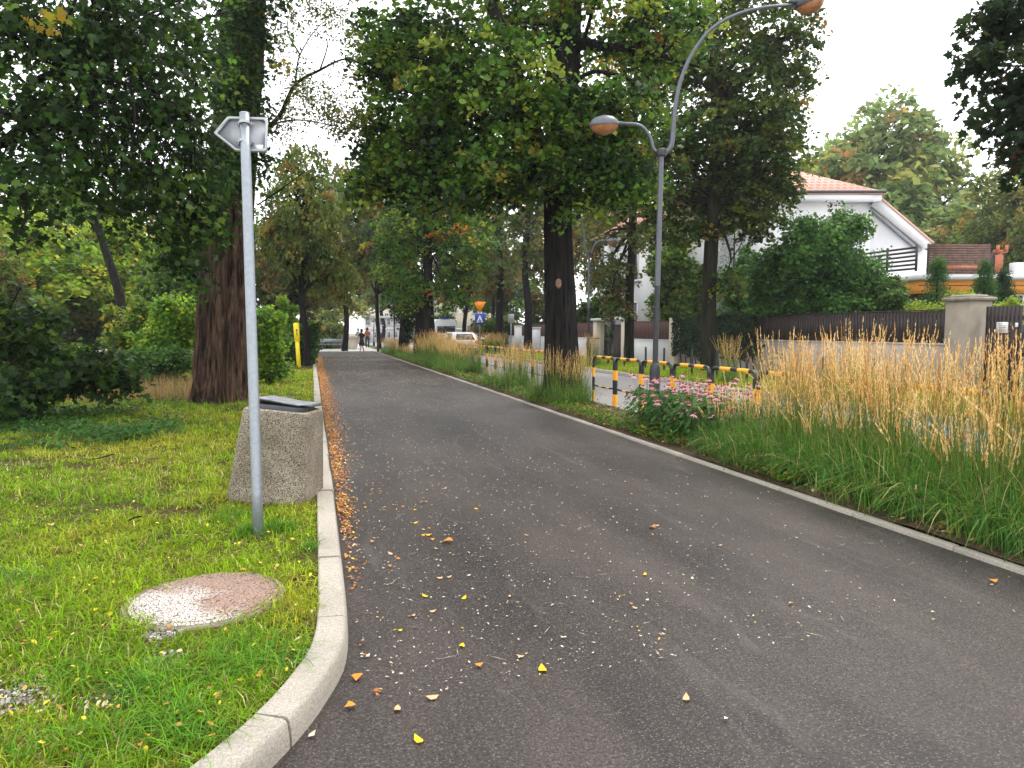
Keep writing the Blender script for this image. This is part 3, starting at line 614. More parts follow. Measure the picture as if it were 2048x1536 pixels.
# arrow sign seen from behind
def arrow_sign():
    b=gp(517,1075,.09); D=5.50
    root=empty('direction_sign',(b[0],b[1],.09),'grey metal arrow shaped sign seen from behind on a galvanised pole beside the bin','sign')
    top=at(489,228,D+.02)
    g=G(); P=[b+np.array([0,0,-.1]),(b+top)/2,top]; g.tube(catmull(P,4),.038,20); 
    g.obj('pole',GALV,root,smooth=True); 
    u=unit(np.array([top-b]))[0]
    # plate in a plane facing away from the camera
    r=_R*math.cos(.10)+np.array([_F[0],_F[1],0])*math.sin(.10); r/=np.linalg.norm(r); upv=u-r*u.dot(r); upv/=np.linalg.norm(upv); nn=np.cross(upv,r)   # nn points to camera? 
    if nn.dot(-_F)<0: nn=-nn
    c=at(489,264,D)-nn*.052
    M=Matrix.Identity(4); 
    for i in range(3): M[i][0]=r[i]; M[i][1]=upv[i]; M[i][2]=nn[i]; M[i][3]=c[i]
    s=D/F0
    poly=[(-62*s,1*s),(-38*s,34*s),(-34*s,36*s),(38*s,36*s),(42*s,32*s),(42*s,-32*s),(38*s,-36*s),(-17*s,-36*s),(-21*s,-34*s)]
    G().prism(poly,-.002,.002,0,M).obj('plate',ALU,root)
    # folded rim: thin band following the outline
    g=G(); n=len(poly); cx,cy=(-2*s,0)
    inner=[(x*.90+cx*.1,y*.86+cy*.14) for x,y in poly]
    V=[(x,y,.002) for x,y in poly]+[(x,y,.020) for x,y in poly]+[(x,y,.020) for x,y in inner]+[(x,y,.004) for x,y in inner]; Fc=[]
    for k in range(3):
        for i in range(n): j=(i+1)%n; Fc.append((k*n+i,k*n+j,(k+1)*n+j,(k+1)*n+i))
    V=np.array(V)@np.array(M.to_3x3()).T+np.array(M.translation); g.add(V,Fc); g.obj('rim',ALUR,root)
    for py in (246,283):
        q=at(489,py,D); g=G()
        g.tube([q-u*.011,q+u*.011],.0425,20); 
        MM=M.copy(); qq=q-nn*.028
        for i in range(3): MM[i][3]=qq[i]
        g.prism([(-.062,-.012),(.062,-.012),(.062,.012),(-.062,.012)],-.003,.004,0,MM)
        g.prism([(-.050,-.018),(-.046,-.018),(-.046,.018),(-.050,.018)],-.02,.02,0,MM); g.prism([(.046,-.018),(.050,-.018),(.050,.018),(.046,.018)],-.02,.02,0,MM)
        cl=g.obj('clamp',ALUR,root,auto=True)
        for sx in (-.058,.058):
            bq=qq+r*sx; G().tube([bq,bq+nn*.016],.006,8).obj('bolt',GALV,cl)
    MM=M.copy(); G().prism([(18*s,-32*s),(34*s,-32*s),(34*s,-20*s),(18*s,-20*s)],.0025,.0035,0,MM).obj('sticker',SIGNW,root)
    G().lathe(tuple(top),[(.039,-.004),(.039,.006),(.03,.012)],18).obj('pole_cap',ALUR,root)
arrow_sign()
# waste bin: leaning frustum of exposed aggregate concrete with a battered metal lid
def bin_():
    c=np.array([-.335,6.62,.075]); root=empty('litter_bin',c,'speckled exposed aggregate concrete litter bin with grey metal lid leaning towards the kerb','litter bin')
    def ring(w,d,z,b,n=5):
        pts=[]
        for (sx,sy,a0) in ((1,-1,-90),(1,1,0),(-1,1,90),(-1,-1,180)):
            for k in range(n+1):
                a=R(a0+90*k/n); pts.append((sx*(w-b)+b*math.cos(a),sy*(d-b)+b*math.sin(a),z))
        return pts
    Mr=Matrix.Rotation(R(6.),4,'Y')@Matrix.Rotation(R(-17),4,'Z')
    def build(prof,nm,mat,auto=True):
        g=G(); V=[]; 
        for (w,d,z,b) in prof: V+=ring(w,d,z,b)
        k=24; Fc=[tuple(range(k-1,-1,-1)),tuple((len(prof)-1)*k+j for j in range(k))]
        for i in range(len(prof)-1):
            for j in range(k): Fc.append((i*k+j,i*k+(j+1)%k,(i+1)*k+(j+1)%k,(i+1)*k+j))
        V=np.array(V)@np.array(Mr.to_3x3()).T; g.add(V,Fc); return g.obj(nm,mat,root,local=True,auto=auto)
    build([(.28,.28,-.12,.05),(.30,.30,.03,.05),(.330,.330,.035,.07),(.335,.335,.08,.07),(.285,.285,.79,.07),(.278,.278,.825,.06),(.26,.26,.835,.06),(.24,.24,.835,.05),(.235,.235,.79,.05)],'shell',CONC)
    build([(.215,.215,.79,.10),(.225,.225,.85,.10),(.225,.225,.870,.10),(.21,.21,.874,.10)],'liner_rim',GREYP)
    # lid: warped sheet with folded edge
    g=G(); V=[];Fc=[]; n=22
    T=Matrix.Rotation(R(1.5),3,'Y')@Matrix.Rotation(R(-3),3,'X')
    for kz,(sc_,dz) in enumerate(((.97,-.022),(.985,-.022),(1.,-.014),(.985,.0),(.6,.006),(.12,.008))):
        for (x,y,z) in ring(.262*sc_,.262*sc_,0,.11*sc_):
            wv=.007*math.sin(13*x+3)+.007*math.sin(17*y+1)+(.006 if (x*31+y*17)%1>.5 else 0)
            p=T@Vector((x-.02,y,.905+dz+(wv if kz<5 else 0))); V.append(tuple(Mr.to_3x3()@p))
    for i in range(5):
        for j in range(24): Fc.append((i*24+j,i*24+(j+1)%24,(i+1)*24+(j+1)%24,(i+1)*24+j))
    Fc.append(tuple(range(23,-1,-1))); Fc.append(tuple(5*24+j for j in range(24)))
    g.add(V,Fc); lid=g.obj('lid',LIDM,root,local=True,auto=True)
    g=G(); p=Mr.to_3x3()@Vector((.215,-.08,.898)); g.box(tuple(p),(.04,.07,.014),bev=.006,rz=R(-17),ry=R(6)); g.obj('hinge',ALUR,root,local=True)
bin_()
# yellow marker post
q=gp(598,735,.09); root=empty('marker_post',q,'bright yellow utility marker post standing in the grass beside the path','marker post')
tp=at(593,650,30.4); g=G(); g.box((0,0,.55),(.15,.12,1.15),bev=.02); g.obj('shaft',YELPOST,root,local=True)
g=G(); g.box((0,0,1.42),(.21,.15,.76),bev=.03); g.obj('head',YELPOST,root,local=True)
g=G(); g.box((.03,-.078,1.5),(.05,.01,.09)); g.box((.03,-.078,1.36),(.025,.01,.14)); g.obj('plate_mark',BLACKP,root,local=True); root.rotation_euler=(0,R(-2.5),-YAW)

# street lamp 1 and 2
def street_lamp(base,label,rz,H=4.60,flip=1,sc_=1.):
    root=empty('street_lamp',base,label,'street lamp','double armed street lamps')
    k=G(); k.lathe((0,0,0),[(.092,-.1),(.092,.90),(.086,.96),(.060,1.02),(.050,1.03)],24); k.obj('base_sleeve',GREYD,root,local=True,auto=True)
    k=G(); k.lathe((0,0,0),[(.048,1.02),(.046,2.35),(.0465,2.36)],20); k.obj('lower_shaft',GREYD,root,local=True,auto=True)
    k=G(); k.tube([(0,0,2.36),(0,0,3.4),(0,0,H)],[.046,.043,.040],24,ridge=lambda th,i:1+.07*np.cos(8*th)); k.obj('shaft',GREYP,root,local=True,auto=True)
    k=G(); k.lathe((0,0,H),[(.045,-.06),(.085,-.05),(.095,0),(.085,.05),(.05,.075),(.02,.08)],20); k.obj('collar',GREYD,root,local=True,auto=True)
    f=flip
    def arm(P,r,nm): k=G(); k.tube(catmull([(x*f,0,H+z) for x,z in P],8),r,12); a=k.obj(nm,GREYP,root,local=True,smooth=True); return a
    arm([(-.03,0),(-.13,.06),(-.19,.24),(-.30,.40),(-.46,.47),(-.74,.475)],.030,'short_arm')
    n=41; arm([(.03,0),(.12,.05),(.175,.18),(.19,.45),(.22,.85),(.31,1.27),(.48,1.66),(.76,2.03),(1.15,2.27),(1.60,2.40),(2.12,2.46)],np.interp(np.linspace(0,1,81),[0,.25,.3,1],[.044,.044,.036,.026]),'long_arm')
    for (x,z,tilt,sgn,nm) in ((-.98,.435,-.02,-1,'short'),(2.42,2.47,.10,1,'long')):
        M=Matrix.Translation((x*f,0,H+z))@Matrix.Rotation(-tilt*sgn*f*3,4,'Y')
        def place(prof,sx,sy,name,mat,par):
            kk=G(); kk.lathe((0,0,0),prof,28,0,sx,sy); V=np.vstack(kk.v); V=V@np.array(M.to_3x3()).T+np.array(M.translation); kk.v=[V]; return kk.obj(name,mat,par,local=True,auto=True)
        h=place([(1.,0),(1.02,.02),(.99,.05),(.88,.095),(.65,.14),(.35,.165),(.1,.172)],.255,.175,'lamp_head',GREYD if sgn>0 else GREYP,root)
        place([(.12,-.150),(.5,-.125),(.78,-.075),(.93,-.02),(.95,.005)],.255,.168,'lamp_glass',AMBER,h)
        kk=G(); kk.tube([((x-sgn*.20)*f,0,H+z+.03),((x-sgn*.36)*f,0,H+z+.035)],[.055,.034],12); kk.obj('socket',GREYD,h,local=True,auto=True)
    root.rotation_euler=(0,0,rz); root.scale=(sc_,)*3
    return root
lb=onv(1308,5.72,0); l1=street_lamp(lb,'tall grey double armed street lamp with amber heads standing behind the pink coneflowers',-YAW)
l1.rotation_euler=(0,R(.8),-YAW)
l2=copytree(l1); lb2=onv(1176,11.2,.1); l2.location=tuple(lb2); l2.rotation_euler=(0,0,math.pi-YAW-R(6)); l2.scale=(1,1,1.02)
l2['label']='distant grey street lamp on the verge beyond the road, right of the thick dark tree'

# barrier hoops
ORD=['first','second','third','fourth','fifth','sixth','seventh','eighth','ninth','tenth','eleventh','twelfth','thirteenth','fourteenth','fifteenth','sixteenth','seventeenth','eighteenth','nineteenth','twentieth']
def hoop():
    root=empty('barrier_hoop',(0,0,0)); L=1.10; H=1.0; rr=.030
    # full centre line: leg, corner, rail, corner, leg
    cor=[(0,.0,H-.09),(0,.012,H-.04),(0,.04,H-.012),(0,.09,H)]
    def banded(P,r,bands,nm,par=root):
        P=np.asarray(P,float); d=np.concatenate([[0],np.cumsum(np.linalg.norm(np.diff(P,axis=0),axis=1))]); cuts=sorted(set([0,d[-1]]+[b for ab in bands for b in ab]))
        g=G()
        for a,b in zip(cuts[:-1],cuts[1:]):
            ss=np.unique(np.concatenate([[a],d[(d>a)&(d<b)],[b]])); Q=np.stack([np.interp(ss,d,P[:,i]) for i in range(3)],1)
            y=any(a>=x-1e-6 and b<=z+1e-6 for x,z in bands); g.tube(Q,r*(1.06 if y else 1.),12,1 if y else 0)
        return g.obj(nm,[BLACKP,YELP],par,local=True,auto=True)
    banded([(0,0,0),(0,0,H-.09)],rr,[(.03,.27),(.56,.76)],'leg'); 
    banded([(0,L,0),(0,L,H-.09)],rr,[(.03,.27),(.56,.76)],'leg')
    top=cor+[(0,L-.09,H),(0,L-.04,H-.012),(0,L-.012,H-.04),(0,L,H-.09)]
    banded(top,rr,[(.18,.46),(.64,.92)],'top_rail')
    low=catmull([(0,0,.46),(0,.03,.40),(0,.12,.375),(0,L/2,.365),(0,L-.12,.375),(0,L-.03,.40),(0,L,.46)],4)
    banded(low,.018,[(.28,.44),(.66,.82)],'lower_rail')
    return root
h0=hoop(); ys=[14.42-1.2*k for k in range(1,12)]; ys2=[16.6+1.2*k for k in range(0,4)]+[22.0+1.2*k for k in range(0,8)]
first=True
for grp,Y in (('near',ys),('far',ys2)):
    for i,y in enumerate(Y):
        o=h0 if first else copytree(h0); first=False
        o.location=(5.93,y+.16 if grp=='near' else y,0.02)
        if grp=='near': lab='black and yellow striped barrier hoop, %s one this side of the thick dark tree'%ORD[i]
        else: lab='black and yellow striped barrier hoop, %s one beyond the thick dark tree'%ORD[i]
        tag(o,lab,'barrier',group='striped barrier hoops along the road')
# bollards
bol=empty('bollard',(0,0,0)); G().lathe((0,0,0),[(.038,-.1),(.038,.80),(.034,.82)],14).obj('post',BLACKP,bol,local=True,auto=True); G().lathe((0,0,0),[(.030,.82),(.034,.85),(.02,.885),(.005,.89)],14).obj('finial',BLACKP,bol,local=True,auto=True)
for i,y in enumerate([13.0,14.6,16.2,17.8,19.3,20.9,22.7,24.3,26.0,27.8,29.6,31.4,33.2]):
    o=bol if i==0 else copytree(bol); o.location=(12.0+.05*math.sin(i*3),y,.09)
    tag(o,'slim black bollard in the verge beyond the road, %s from the right edge'%ORD[i],'bollard','black bollards along the verge')

# ---------------------------------------------------------------- reed grass clumps
def clump_proto(h,nb,ns,hs,rad,dry=False,arch=1.):
    root=empty('reed_grass_clump',(0,0,0))
    a=rng.normal(size=(nb,2))*rad*.38; P=np.stack([a[:,0],a[:,1],np.zeros(nb)],1)
    az=np.arctan2(a[:,1],a[:,0])+rng.normal(size=nb)*.7
    c=pick([((.065,.19,.030),4),((.10,.25,.035),4),((.035,.10,.02),3),((.25,.29,.05),1.3),((.58,.48,.22),.9)],nb)*rng.uniform(.7,1.35,(nb,1))
    blades('blades',P,rng.uniform(.45,1.05,nb)*h,rng.uniform(.004,.012,nb),rng.uniform(.1,1.15,nb)*arch,c,5,droop=.55,parent=root,local=True,az=az)
    a=rng.normal(size=(ns,2))*rad*.30; az=np.arctan2(a[:,1],a[:,0]); L=rng.uniform(.62,1.05,ns)*hs; ln=np.abs(rng.normal(size=ns))*.10+.02
    ln[rng.random(ns)<.10]+=rng.uniform(.15,.45)
    d=np.stack([np.cos(az),np.sin(az),np.zeros(ns)],1); B=np.stack([a[:,0],a[:,1],np.zeros(ns)],1)
    def pt(t): return B+d*(ln*L*t**2)[:,None]+np.array([0,0,1.])*(L*t*(1-.25*ln*t))[:,None]
    # stems as thin strips
    k=5; sd_=np.stack([-d[:,1],d[:,0],d[:,2]],1); V=np.zeros((ns,2*k,3)); V2=np.zeros((ns,2*k,3))
    for i in range(k):
        q=pt(i/(k-1)*.86); V[:,2*i]=q-sd_*.0018; V[:,2*i+1]=q+sd_*.0018; V2[:,2*i]=q-d*.0018; V2[:,2*i+1]=q+d*.0018
    pat=[]; 
    for i in range(k-1): pat+=[2*i,2*i+1,2*i+3,2*i+2]
    VV=np.concatenate([V,V2]); n2=2*ns
    npmesh('stalks',VV.reshape(-1,3),(np.arange(n2)[:,None]*2*k+np.array(pat)).ravel(),np.full(n2*(k-1),4),BLADE,root,col=np.tile(np.array([.17,.23,.05]),(n2*2*k,1))*1.,local=True)
    # plumes
    m=46; t=rng.uniform(.76,1.02,(ns,m)); 
    Q=np.zeros((ns,m,3)); 
    for j in range(m): 
        tt=t[:,j]; Q[:,j]=B+d*(ln*L*tt**2)[:,None]+np.array([0,0,1.])*(L*tt*(1-.25*ln*tt))[:,None]
    wid=.0036*np.sin(np.clip((1.03-t)/.30,0,1)*math.pi*.8+.25)[:,:,None]
    Q=Q+rng.normal(size=Q.shape)*wid*np.array([1,1,.4]); Q=Q.reshape(-1,3); n=len(Q)
    T=np.array([0,0,1.])+rng.normal(size=(n,3))*.05; N=rng.normal(size=(n,3))*np.array([1,1,.1])
    sc_=pick([((.72,.48,.17),4),((.82,.62,.28),4),((.52,.28,.09),2)],ns); cc=np.repeat(sc_,m,axis=0)*rng.uniform(.75,1.25,(n,1))
    leaves('seed_heads',Q,rng.uniform(.020,.036,n),N,DIAM*np.array([1,.30,1]),cc,BLADE,root,T=T,local=True)
    return root
cps=[clump_proto(1.05,520,74,1.54,.42),clump_proto(.95,600,52,1.44,.48),clump_proto(1.12,460,98,1.68,.36),clump_proto(.82,620,28,1.25,.42)]
used=[False]*4
def clump(i,x,y,s,label,grp,sz=1.):
    o=cps[i]
    if used[i]: o=copytree(cps[i])
    used[i]=True
    o.location=(x,y,.04); o.rotation_euler=(0,0,random.uniform(0,6.28)); o.scale=(s,s,s*sz); tag(o,label,'ornamental grass',grp)
for r_ in range(3):
    for k in range(16):
        y=1.5+k*.42+random.uniform(-.12,.12); x=5.0+r_*.35+random.uniform(-.08,.08)
        if y>7.5: continue
        clump((k+r_)%3 if (r_>0) else random.choice([3,3,3,1]),x,y,random.uniform(.84,1.02),'tall feather reed grass clump with golden plumes in the bed at the lower right','reed grass clumps in the near bed',sz=(.93 if r_==0 else 1.))
for (x,y) in ((5.72,8.1),(5.78,8.9),(5.2,7.7),(4.95,7.9),(5.75,9.9)): clump(3,x,y,.72,'thin reed grass clump growing among the pink coneflowers','reed grass among the coneflowers')
far=[(4.95,14.3),(5.5,14.2),(5.15,13.95),(5.65,14.6),(4.8,14.9)]
for x,y in far: clump(random.randrange(3),x,y,.72,'reed grass clump at the foot of the thick dark tree','reed grass round the thick dark tree')
for x,y in ((4.95,17.6),(5.35,17.9),(5.1,18.6),(5.5,18.9),(4.9,19.4)): clump(random.randrange(3),x,y,.74,'reed grass clump just left of the thick dark tree','reed grass left of the thick dark tree')
for k in range(14):
    for r_ in range(2): clump(random.randrange(3),4.95+.55*r_+random.uniform(-.1,.1),24.5+k*.75,.92*random.uniform(.85,1.05),'bushy golden reed grass clump in the middle bed in front of the parked car','reed grass in the middle bed')
for k in range(16):
    for r_ in range(2): clump(3 if k<8 else 0,4.85+.6*r_+random.uniform(-.1,.1),36+k*.95,.72*random.uniform(.85,1.05),'reed grass clump in the farthest bed near the end of the path','reed grass in the far bed',.95)
for (x,y) in ((11.2,27.4),(11.5,28.4),(11.1,17.3),(11.3,30.5),(11.2,12.6),(11.5,43),(11.3,44),(11.6,45),(11.2,46),(11.6,47)): clump(2,x,y,.85,'reed grass clump on the verge beyond the road','reed grass on the verge')

# ---------------------------------------------------------------- coneflowers
PETAL=leafmat('petal',.3,.5); CONE=plain('flower_cone',(.22,.05,.02),.8,var=.4,scale=60); 
def flower_mesh(droop,pink):
    t=[];cols=[];V=[];F=[];n=13
    for k in range(n):
        a=2*math.pi*k/n+random.uniform(-.1,.1); L=.042*random.uniform(.85,1.1); w=.0075; ca,sa=math.cos(a),math.sin(a); dz=-droop*L
        pts=[(.010,-w*.6,0),(.010,w*.6,0),(.010+L*.55,w,dz*.35),(.010+L,0,dz),(.010+L*.55,-w,dz*.35)]
        b=len(V)
        for (x,y,z) in pts: V.append((x*ca-y*sa,x*sa+y*ca,z))
        F.append([b,b+1,b+2,b+3,b+4]); 
        c=np.array(pink)*random.uniform(.8,1.15); cols+=[c]*5
    g=G(); g.lathe((0,0,0),[(.012,-.004),(.018,.004),(.017,.014),(.011,.022),(.003,.025)],10)
    nb=len(V); V=np.vstack([np.array(V),np.vstack(g.v)]); fi=[i for f in F for i in f]+[i+nb for i in g.f]; cn=[5]*len(F)+g.c
    col=np.vstack([np.array(cols),np.tile([.2,.05,.02],(len(V)-nb,1))])
    o=npmesh('flower',V,fi,cn,[PETAL,CONE],col=col,midx=[0]*len(F)+[1]*len(g.c),local=True); me=o.data; bpy.data.objects.remove(o); return me
FM=[flower_mesh(.5,(.62,.30,.36)),flower_mesh(.9,(.66,.36,.40)),flower_mesh(.25,(.70,.46,.47))]
def coneflower(x,y,h,nf,label):
    root=empty('coneflower_plant',(x,y,.05),label,'flower','pink coneflower plants beside the street lamp')
    n=230; az=rng.random(n)*6.28; rr=rng.random(n)**.6*.36; z=rng.uniform(.05,h*.80,n)
    P=np.stack([np.cos(az)*rr,np.sin(az)*rr,z],1); N=np.stack([np.cos(az)*.5,np.sin(az)*.5,np.ones(n)],1)+rng.normal(size=(n,3))*.3
    T=np.stack([np.cos(az),np.sin(az),-.3*np.ones(n)],1)
    leaves('leaves',P,rng.uniform(.08,.15,n),N,OVAL*np.array([1,.62,1]),pick([((.04,.12,.02),4),((.06,.16,.025),3),((.03,.08,.018),2)],n)*rng.uniform(.7,1.3,(n,1)),LEAF,root,T=T,local=True)
    g=G()
    for k in range(nf):
        a=random.uniform(0,6.28); r0=random.uniform(.02,.08); r1=random.uniform(.05,.46); hh=h*random.uniform(.55,1.12)
        p=(math.cos(a)*r1,math.sin(a)*r1,hh); g.tube([(math.cos(a)*r0,math.sin(a)*r0,0),(math.cos(a)*(r0+r1)*.45,math.sin(a)*(r0+r1)*.45,hh*.55),p],[.004,.003,.0025],5)
        o=bpy.data.objects.new('flower',random.choice(FM)); C.objects.link(o); o.parent=root; o.location=p; o.rotation_euler=(random.uniform(-.35,.35),random.uniform(-.35,.35),random.uniform(0,6.28)); s=random.uniform(.85,1.15); o.scale=(s,s,s)
    g.obj('stems',plain('flower_stem',(.07,.13,.03),.6) if 'flower_stem' not in bpy.data.materials else bpy.data.materials['flower_stem'],root,local=True)
cfs=[(5.15,10.3),(5.6,10.0),(4.95,9.85),(5.3,9.65),(5.7,9.4),(4.95,9.25),(5.3,9.1),(5.62,8.75),(4.98,8.6),(5.35,8.35),(5.65,8.15),(5.1,8.0)]
pos=['beside the lamp sleeve','at the barrier near the lamp','nearest the path at the left end','in the left middle of the patch','by the barrier in the left middle','nearest the path in the middle of the patch','in the very middle of the patch','by the barrier in the middle','nearest the path at the right of the patch','at the right middle of the patch','by the barrier at the right end','at the right end among the reed grass']
for (x,y),t in zip(cfs,pos): coneflower(x,y,.76,15,'pink coneflower plant with drooping petals '+t)

# ================================================================ TREES
# 1. thick reddish trunk at left
def big_trunk():
    b=at(443,812,14.95); b[2]=.05; root=empty('thick_bark_tree',b,'very thick old tree with deeply furrowed reddish brown bark behind the bin','tree')
    P=catmull([b+[0,0,-.1],at(446,700,15.0),at(455,500,15.2),at(472,250,15.5),at(488,0,15.8),at(500,-300,16.4)],14)
    rr=np.interp(P[:,2],[0,.5,1.6,4.5,8,12],[.57,.555,.54,.48,.46,.38]); ph=rng.random(12)*6.28
    n=420; 
    def ridge(th,i):
        z=P[i][2]; s=np.zeros_like(th)
        for k,(fq,am) in enumerate(((7,.030),(11,.040),(17,.050),(23,.044),(31,.034),(43,.024))):
            w=.5*np.sin(z*1.1+ph[k])+.35*np.sin(z*2.7+ph[k+3]+3*th); s+=am*(1-2*np.abs(np.sin(fq*th/2+ph[k]+w)))*(1.+.3*np.sin(z*3+th*2+ph[k]))
        s+=.012*np.sin(60*th+5*np.sin(z*4))*np.sin(z*9+th*7)
        fl=.13*math.exp(-max(z,0)/.30)*(1+np.sin(6*th+ph[2]))
        # burr
        return 1+s+fl
    g=G(); Pd=np.stack([np.interp(np.linspace(0,1,150)**1.3,np.linspace(0,1,len(P)),P[:,i]) for i in range(3)],1); P=Pd; rr=np.interp(P[:,2],[0,.5,1.6,4.5,8,12],[.57,.555,.54,.48,.46,.38])
    g.tube(P,rr,n,0,ridge=ridge); g.obj('trunk',BARK_RED,root,smooth=True)
    br=G()
    stems=[]
    def limb(pts,r0,r1): Q=catmull([at(*p) for p in pts],8); br.tube(Q,np.linspace(r0,r1,len(Q)),8)
    limb([(520,270,15.4),(560,230,15.2),(590,170,15.),(640,140,14.6),(690,118,14.3),(730,130,14)],.055,.008)
    limb([(525,290,15.4),(548,250,15.2),(600,240,15),(660,250,14.8),(720,262,14.6)],.028,.005)
    limb([(590,170,15.),(600,110,15),(640,50,15.2),(690,20,15.4)],.02,.004)
    limb([(640,140,14.6),(655,90,14.6),(645,60,14.6)],.018,.004); limb([(600,110,15),(575,60,15),(585,0,15)],.02,.005)
    limb([(690,118,14.3),(712,160,14.2),(722,210,14.1)],.015,.004)
    limb([(515,410,15.3),(560,380,15),(600,350,14.8),(625,330,14.6)],.018,.005)
    limb([(455,150,15.6),(380,80,15),(280,20,14.5),(150,-60,14)],.14,.03); limb([(500,-50,16),(560,-150,15),(620,-300,14.5)],.15,.03); limb([(480,-100,16),(420,-220,15),(330,-330,15)],.15,.03)
    br.obj('branches',BARK_DARK,root,smooth=True)
    # pinnate sprays on the thin right-hand branches
    cs=[];ds=[]
    for (px,py,rx,ry,D,n) in ((650,200,90,60,14.5,60),(600,170,50,80,15,30),(690,235,50,40,14.5,30),(640,20,90,40,15,42),(560,60,30,60,15,14),(700,70,40,40,14.6,9),(570,250,26,40,15.2,14),(650,-120,160,90,15,90),(380,-120,260,110,15,160),(560,-330,300,120,15.5,160)):
        c=at(px,py,D); s=D/F0; p,d=ell(c,(rx*s,1.0,ry*s),n,.1); cs.append(p);ds.append(d)
    P_,N_,c_,s_=cluster_leaves(np.vstack(cs),np.vstack(ds),34,.26,.35,.055,OLIVE,.7,droop=.7); leaves('crown',P_,s_,N_,OVAL,c_,LEAF,root)
    # leafy shoots and ivy hugging the upper trunk
    n=380; t=rng.uniform(0,1,n); py=370-t*560; cen=np.array([at(464+28*(380-y)/380+rng.normal()*32,y,14.45+rng.normal()*.22) for y in py]); 
    P_,N_,c_,s_=cluster_leaves(cen,np.tile(np.array([[.2,-1,.1]]),(n,1)),26,.26,.3,.10,MAPG,.7); leaves('trunk_shoots',P_,s_,N_,MAPLE,c_,LEAF,root)
    bx=at(421,417,15.0); G().box(tuple(bx),(.19,.16,.32),bev=.01,rz=-YAW).obj('nest_box',BLACKP,None); o=bpy.data.objects['nest_box']; tag(o,'small black box fixed high on the left side of the thick trunk','box')
big_trunk()

def plobes(L):   # (px,py,rx_px,ry_px,D,depth_m,n)
    out=[]
    for (px,py,rx,ry,D,dp,n) in L:
        s=D/F0; c=at(px,py,D); out.append((tuple(c),(rx*s,dp,ry*s),n))
    return out
# 2. maple whose branches fill the upper left
b=np.array([-8.2,9.4,.05])
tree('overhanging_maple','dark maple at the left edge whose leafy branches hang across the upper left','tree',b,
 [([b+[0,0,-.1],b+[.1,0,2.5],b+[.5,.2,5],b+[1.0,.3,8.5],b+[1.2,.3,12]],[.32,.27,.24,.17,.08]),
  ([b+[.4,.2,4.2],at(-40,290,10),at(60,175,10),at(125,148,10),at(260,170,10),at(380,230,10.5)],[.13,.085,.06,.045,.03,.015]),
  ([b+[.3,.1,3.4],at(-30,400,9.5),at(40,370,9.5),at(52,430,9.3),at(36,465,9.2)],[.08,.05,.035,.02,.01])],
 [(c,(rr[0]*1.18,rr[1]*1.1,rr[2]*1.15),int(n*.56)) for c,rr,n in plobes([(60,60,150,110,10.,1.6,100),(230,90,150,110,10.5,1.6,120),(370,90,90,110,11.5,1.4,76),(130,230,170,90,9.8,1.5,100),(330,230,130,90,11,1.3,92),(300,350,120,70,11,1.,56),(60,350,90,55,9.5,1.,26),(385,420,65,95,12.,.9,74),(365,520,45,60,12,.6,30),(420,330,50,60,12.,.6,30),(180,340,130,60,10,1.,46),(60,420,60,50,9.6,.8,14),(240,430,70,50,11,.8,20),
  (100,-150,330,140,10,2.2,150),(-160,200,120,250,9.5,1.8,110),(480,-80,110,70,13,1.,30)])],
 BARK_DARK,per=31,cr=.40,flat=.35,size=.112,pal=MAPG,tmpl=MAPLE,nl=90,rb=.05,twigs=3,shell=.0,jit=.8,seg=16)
# dark low maple shrub left
b=pxD(-60,12.3,.05)
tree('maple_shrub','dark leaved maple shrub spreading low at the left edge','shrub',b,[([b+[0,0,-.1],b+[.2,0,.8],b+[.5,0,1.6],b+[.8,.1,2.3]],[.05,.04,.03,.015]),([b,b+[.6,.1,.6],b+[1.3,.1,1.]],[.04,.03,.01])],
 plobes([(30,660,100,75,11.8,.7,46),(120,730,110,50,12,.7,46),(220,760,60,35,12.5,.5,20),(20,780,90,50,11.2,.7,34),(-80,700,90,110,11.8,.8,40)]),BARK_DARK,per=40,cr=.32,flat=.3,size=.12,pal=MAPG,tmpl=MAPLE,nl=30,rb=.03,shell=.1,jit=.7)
# bright bushes
def bush(name,label,px,py0,py1,wpx,D,pal,n,size,per=50,cr=.3,cat='shrub',tm=LOBED,bark=BARK_DARK,flat=.3,dp=None,lump=4,group=None):
    b=pxD(px,D,.05); s=D/F0; top=at(px,py0,D)[2]; bot=max(.1,at(px,py1,D)[2]); h=(top-bot)/2; zc=(top+bot)/2; w=wpx*s/2
    L=[((b[0],b[1],zc),(w*.75,(dp or w)*.75,h*.85),n)]
    L=[((b[0],b[1],zc-h*.15),(w*.62,(dp or w)*.62,h*.72),int(n*.6)),((b[0],b[1],bot+h*.35),(w*.85,(dp or w)*.85,h*.38),int(n*.35))]
    for k in range(lump+3):
        a=rng.random()*6.28; q=rng.uniform(.3,.75); u=rng.uniform(.16,.42); L.append(((b[0]+math.cos(a)*w*q,b[1]+math.sin(a)*(dp or w)*q,zc+rng.uniform(-.7,.75)*h),(w*u,w*u,h*u*rng.uniform(.8,1.6)),max(4,int(n*.16*(u/.3)**2))))
    st=[([b,b+[rng.normal()*.1,rng.normal()*.1,(top-.05)*.4],b+[rng.normal()*w*.3,rng.normal()*w*.3,top*.8]],[.05,.035,.012]) for _ in range(4)]
    return tree(name,label,cat,b,st,L,bark,per=per,cr=cr,flat=flat,size=size,pal=pal,tmpl=tm,nl=14,rb=.03,shell=.25,jit=.7,crown='foliage',seg=7,group=group)
bush('elder_bush','bright lime green bush growing left of the thick trunk',345,590,745,150,19,LIME,110,.10)
bush('elder_bush','yellow flecked green bush farther left of the thick trunk',255,600,740,110,21,[((.11,.19,.02),4),((.3,.28,.03),1),((.07,.14,.02),3)],80,.10)
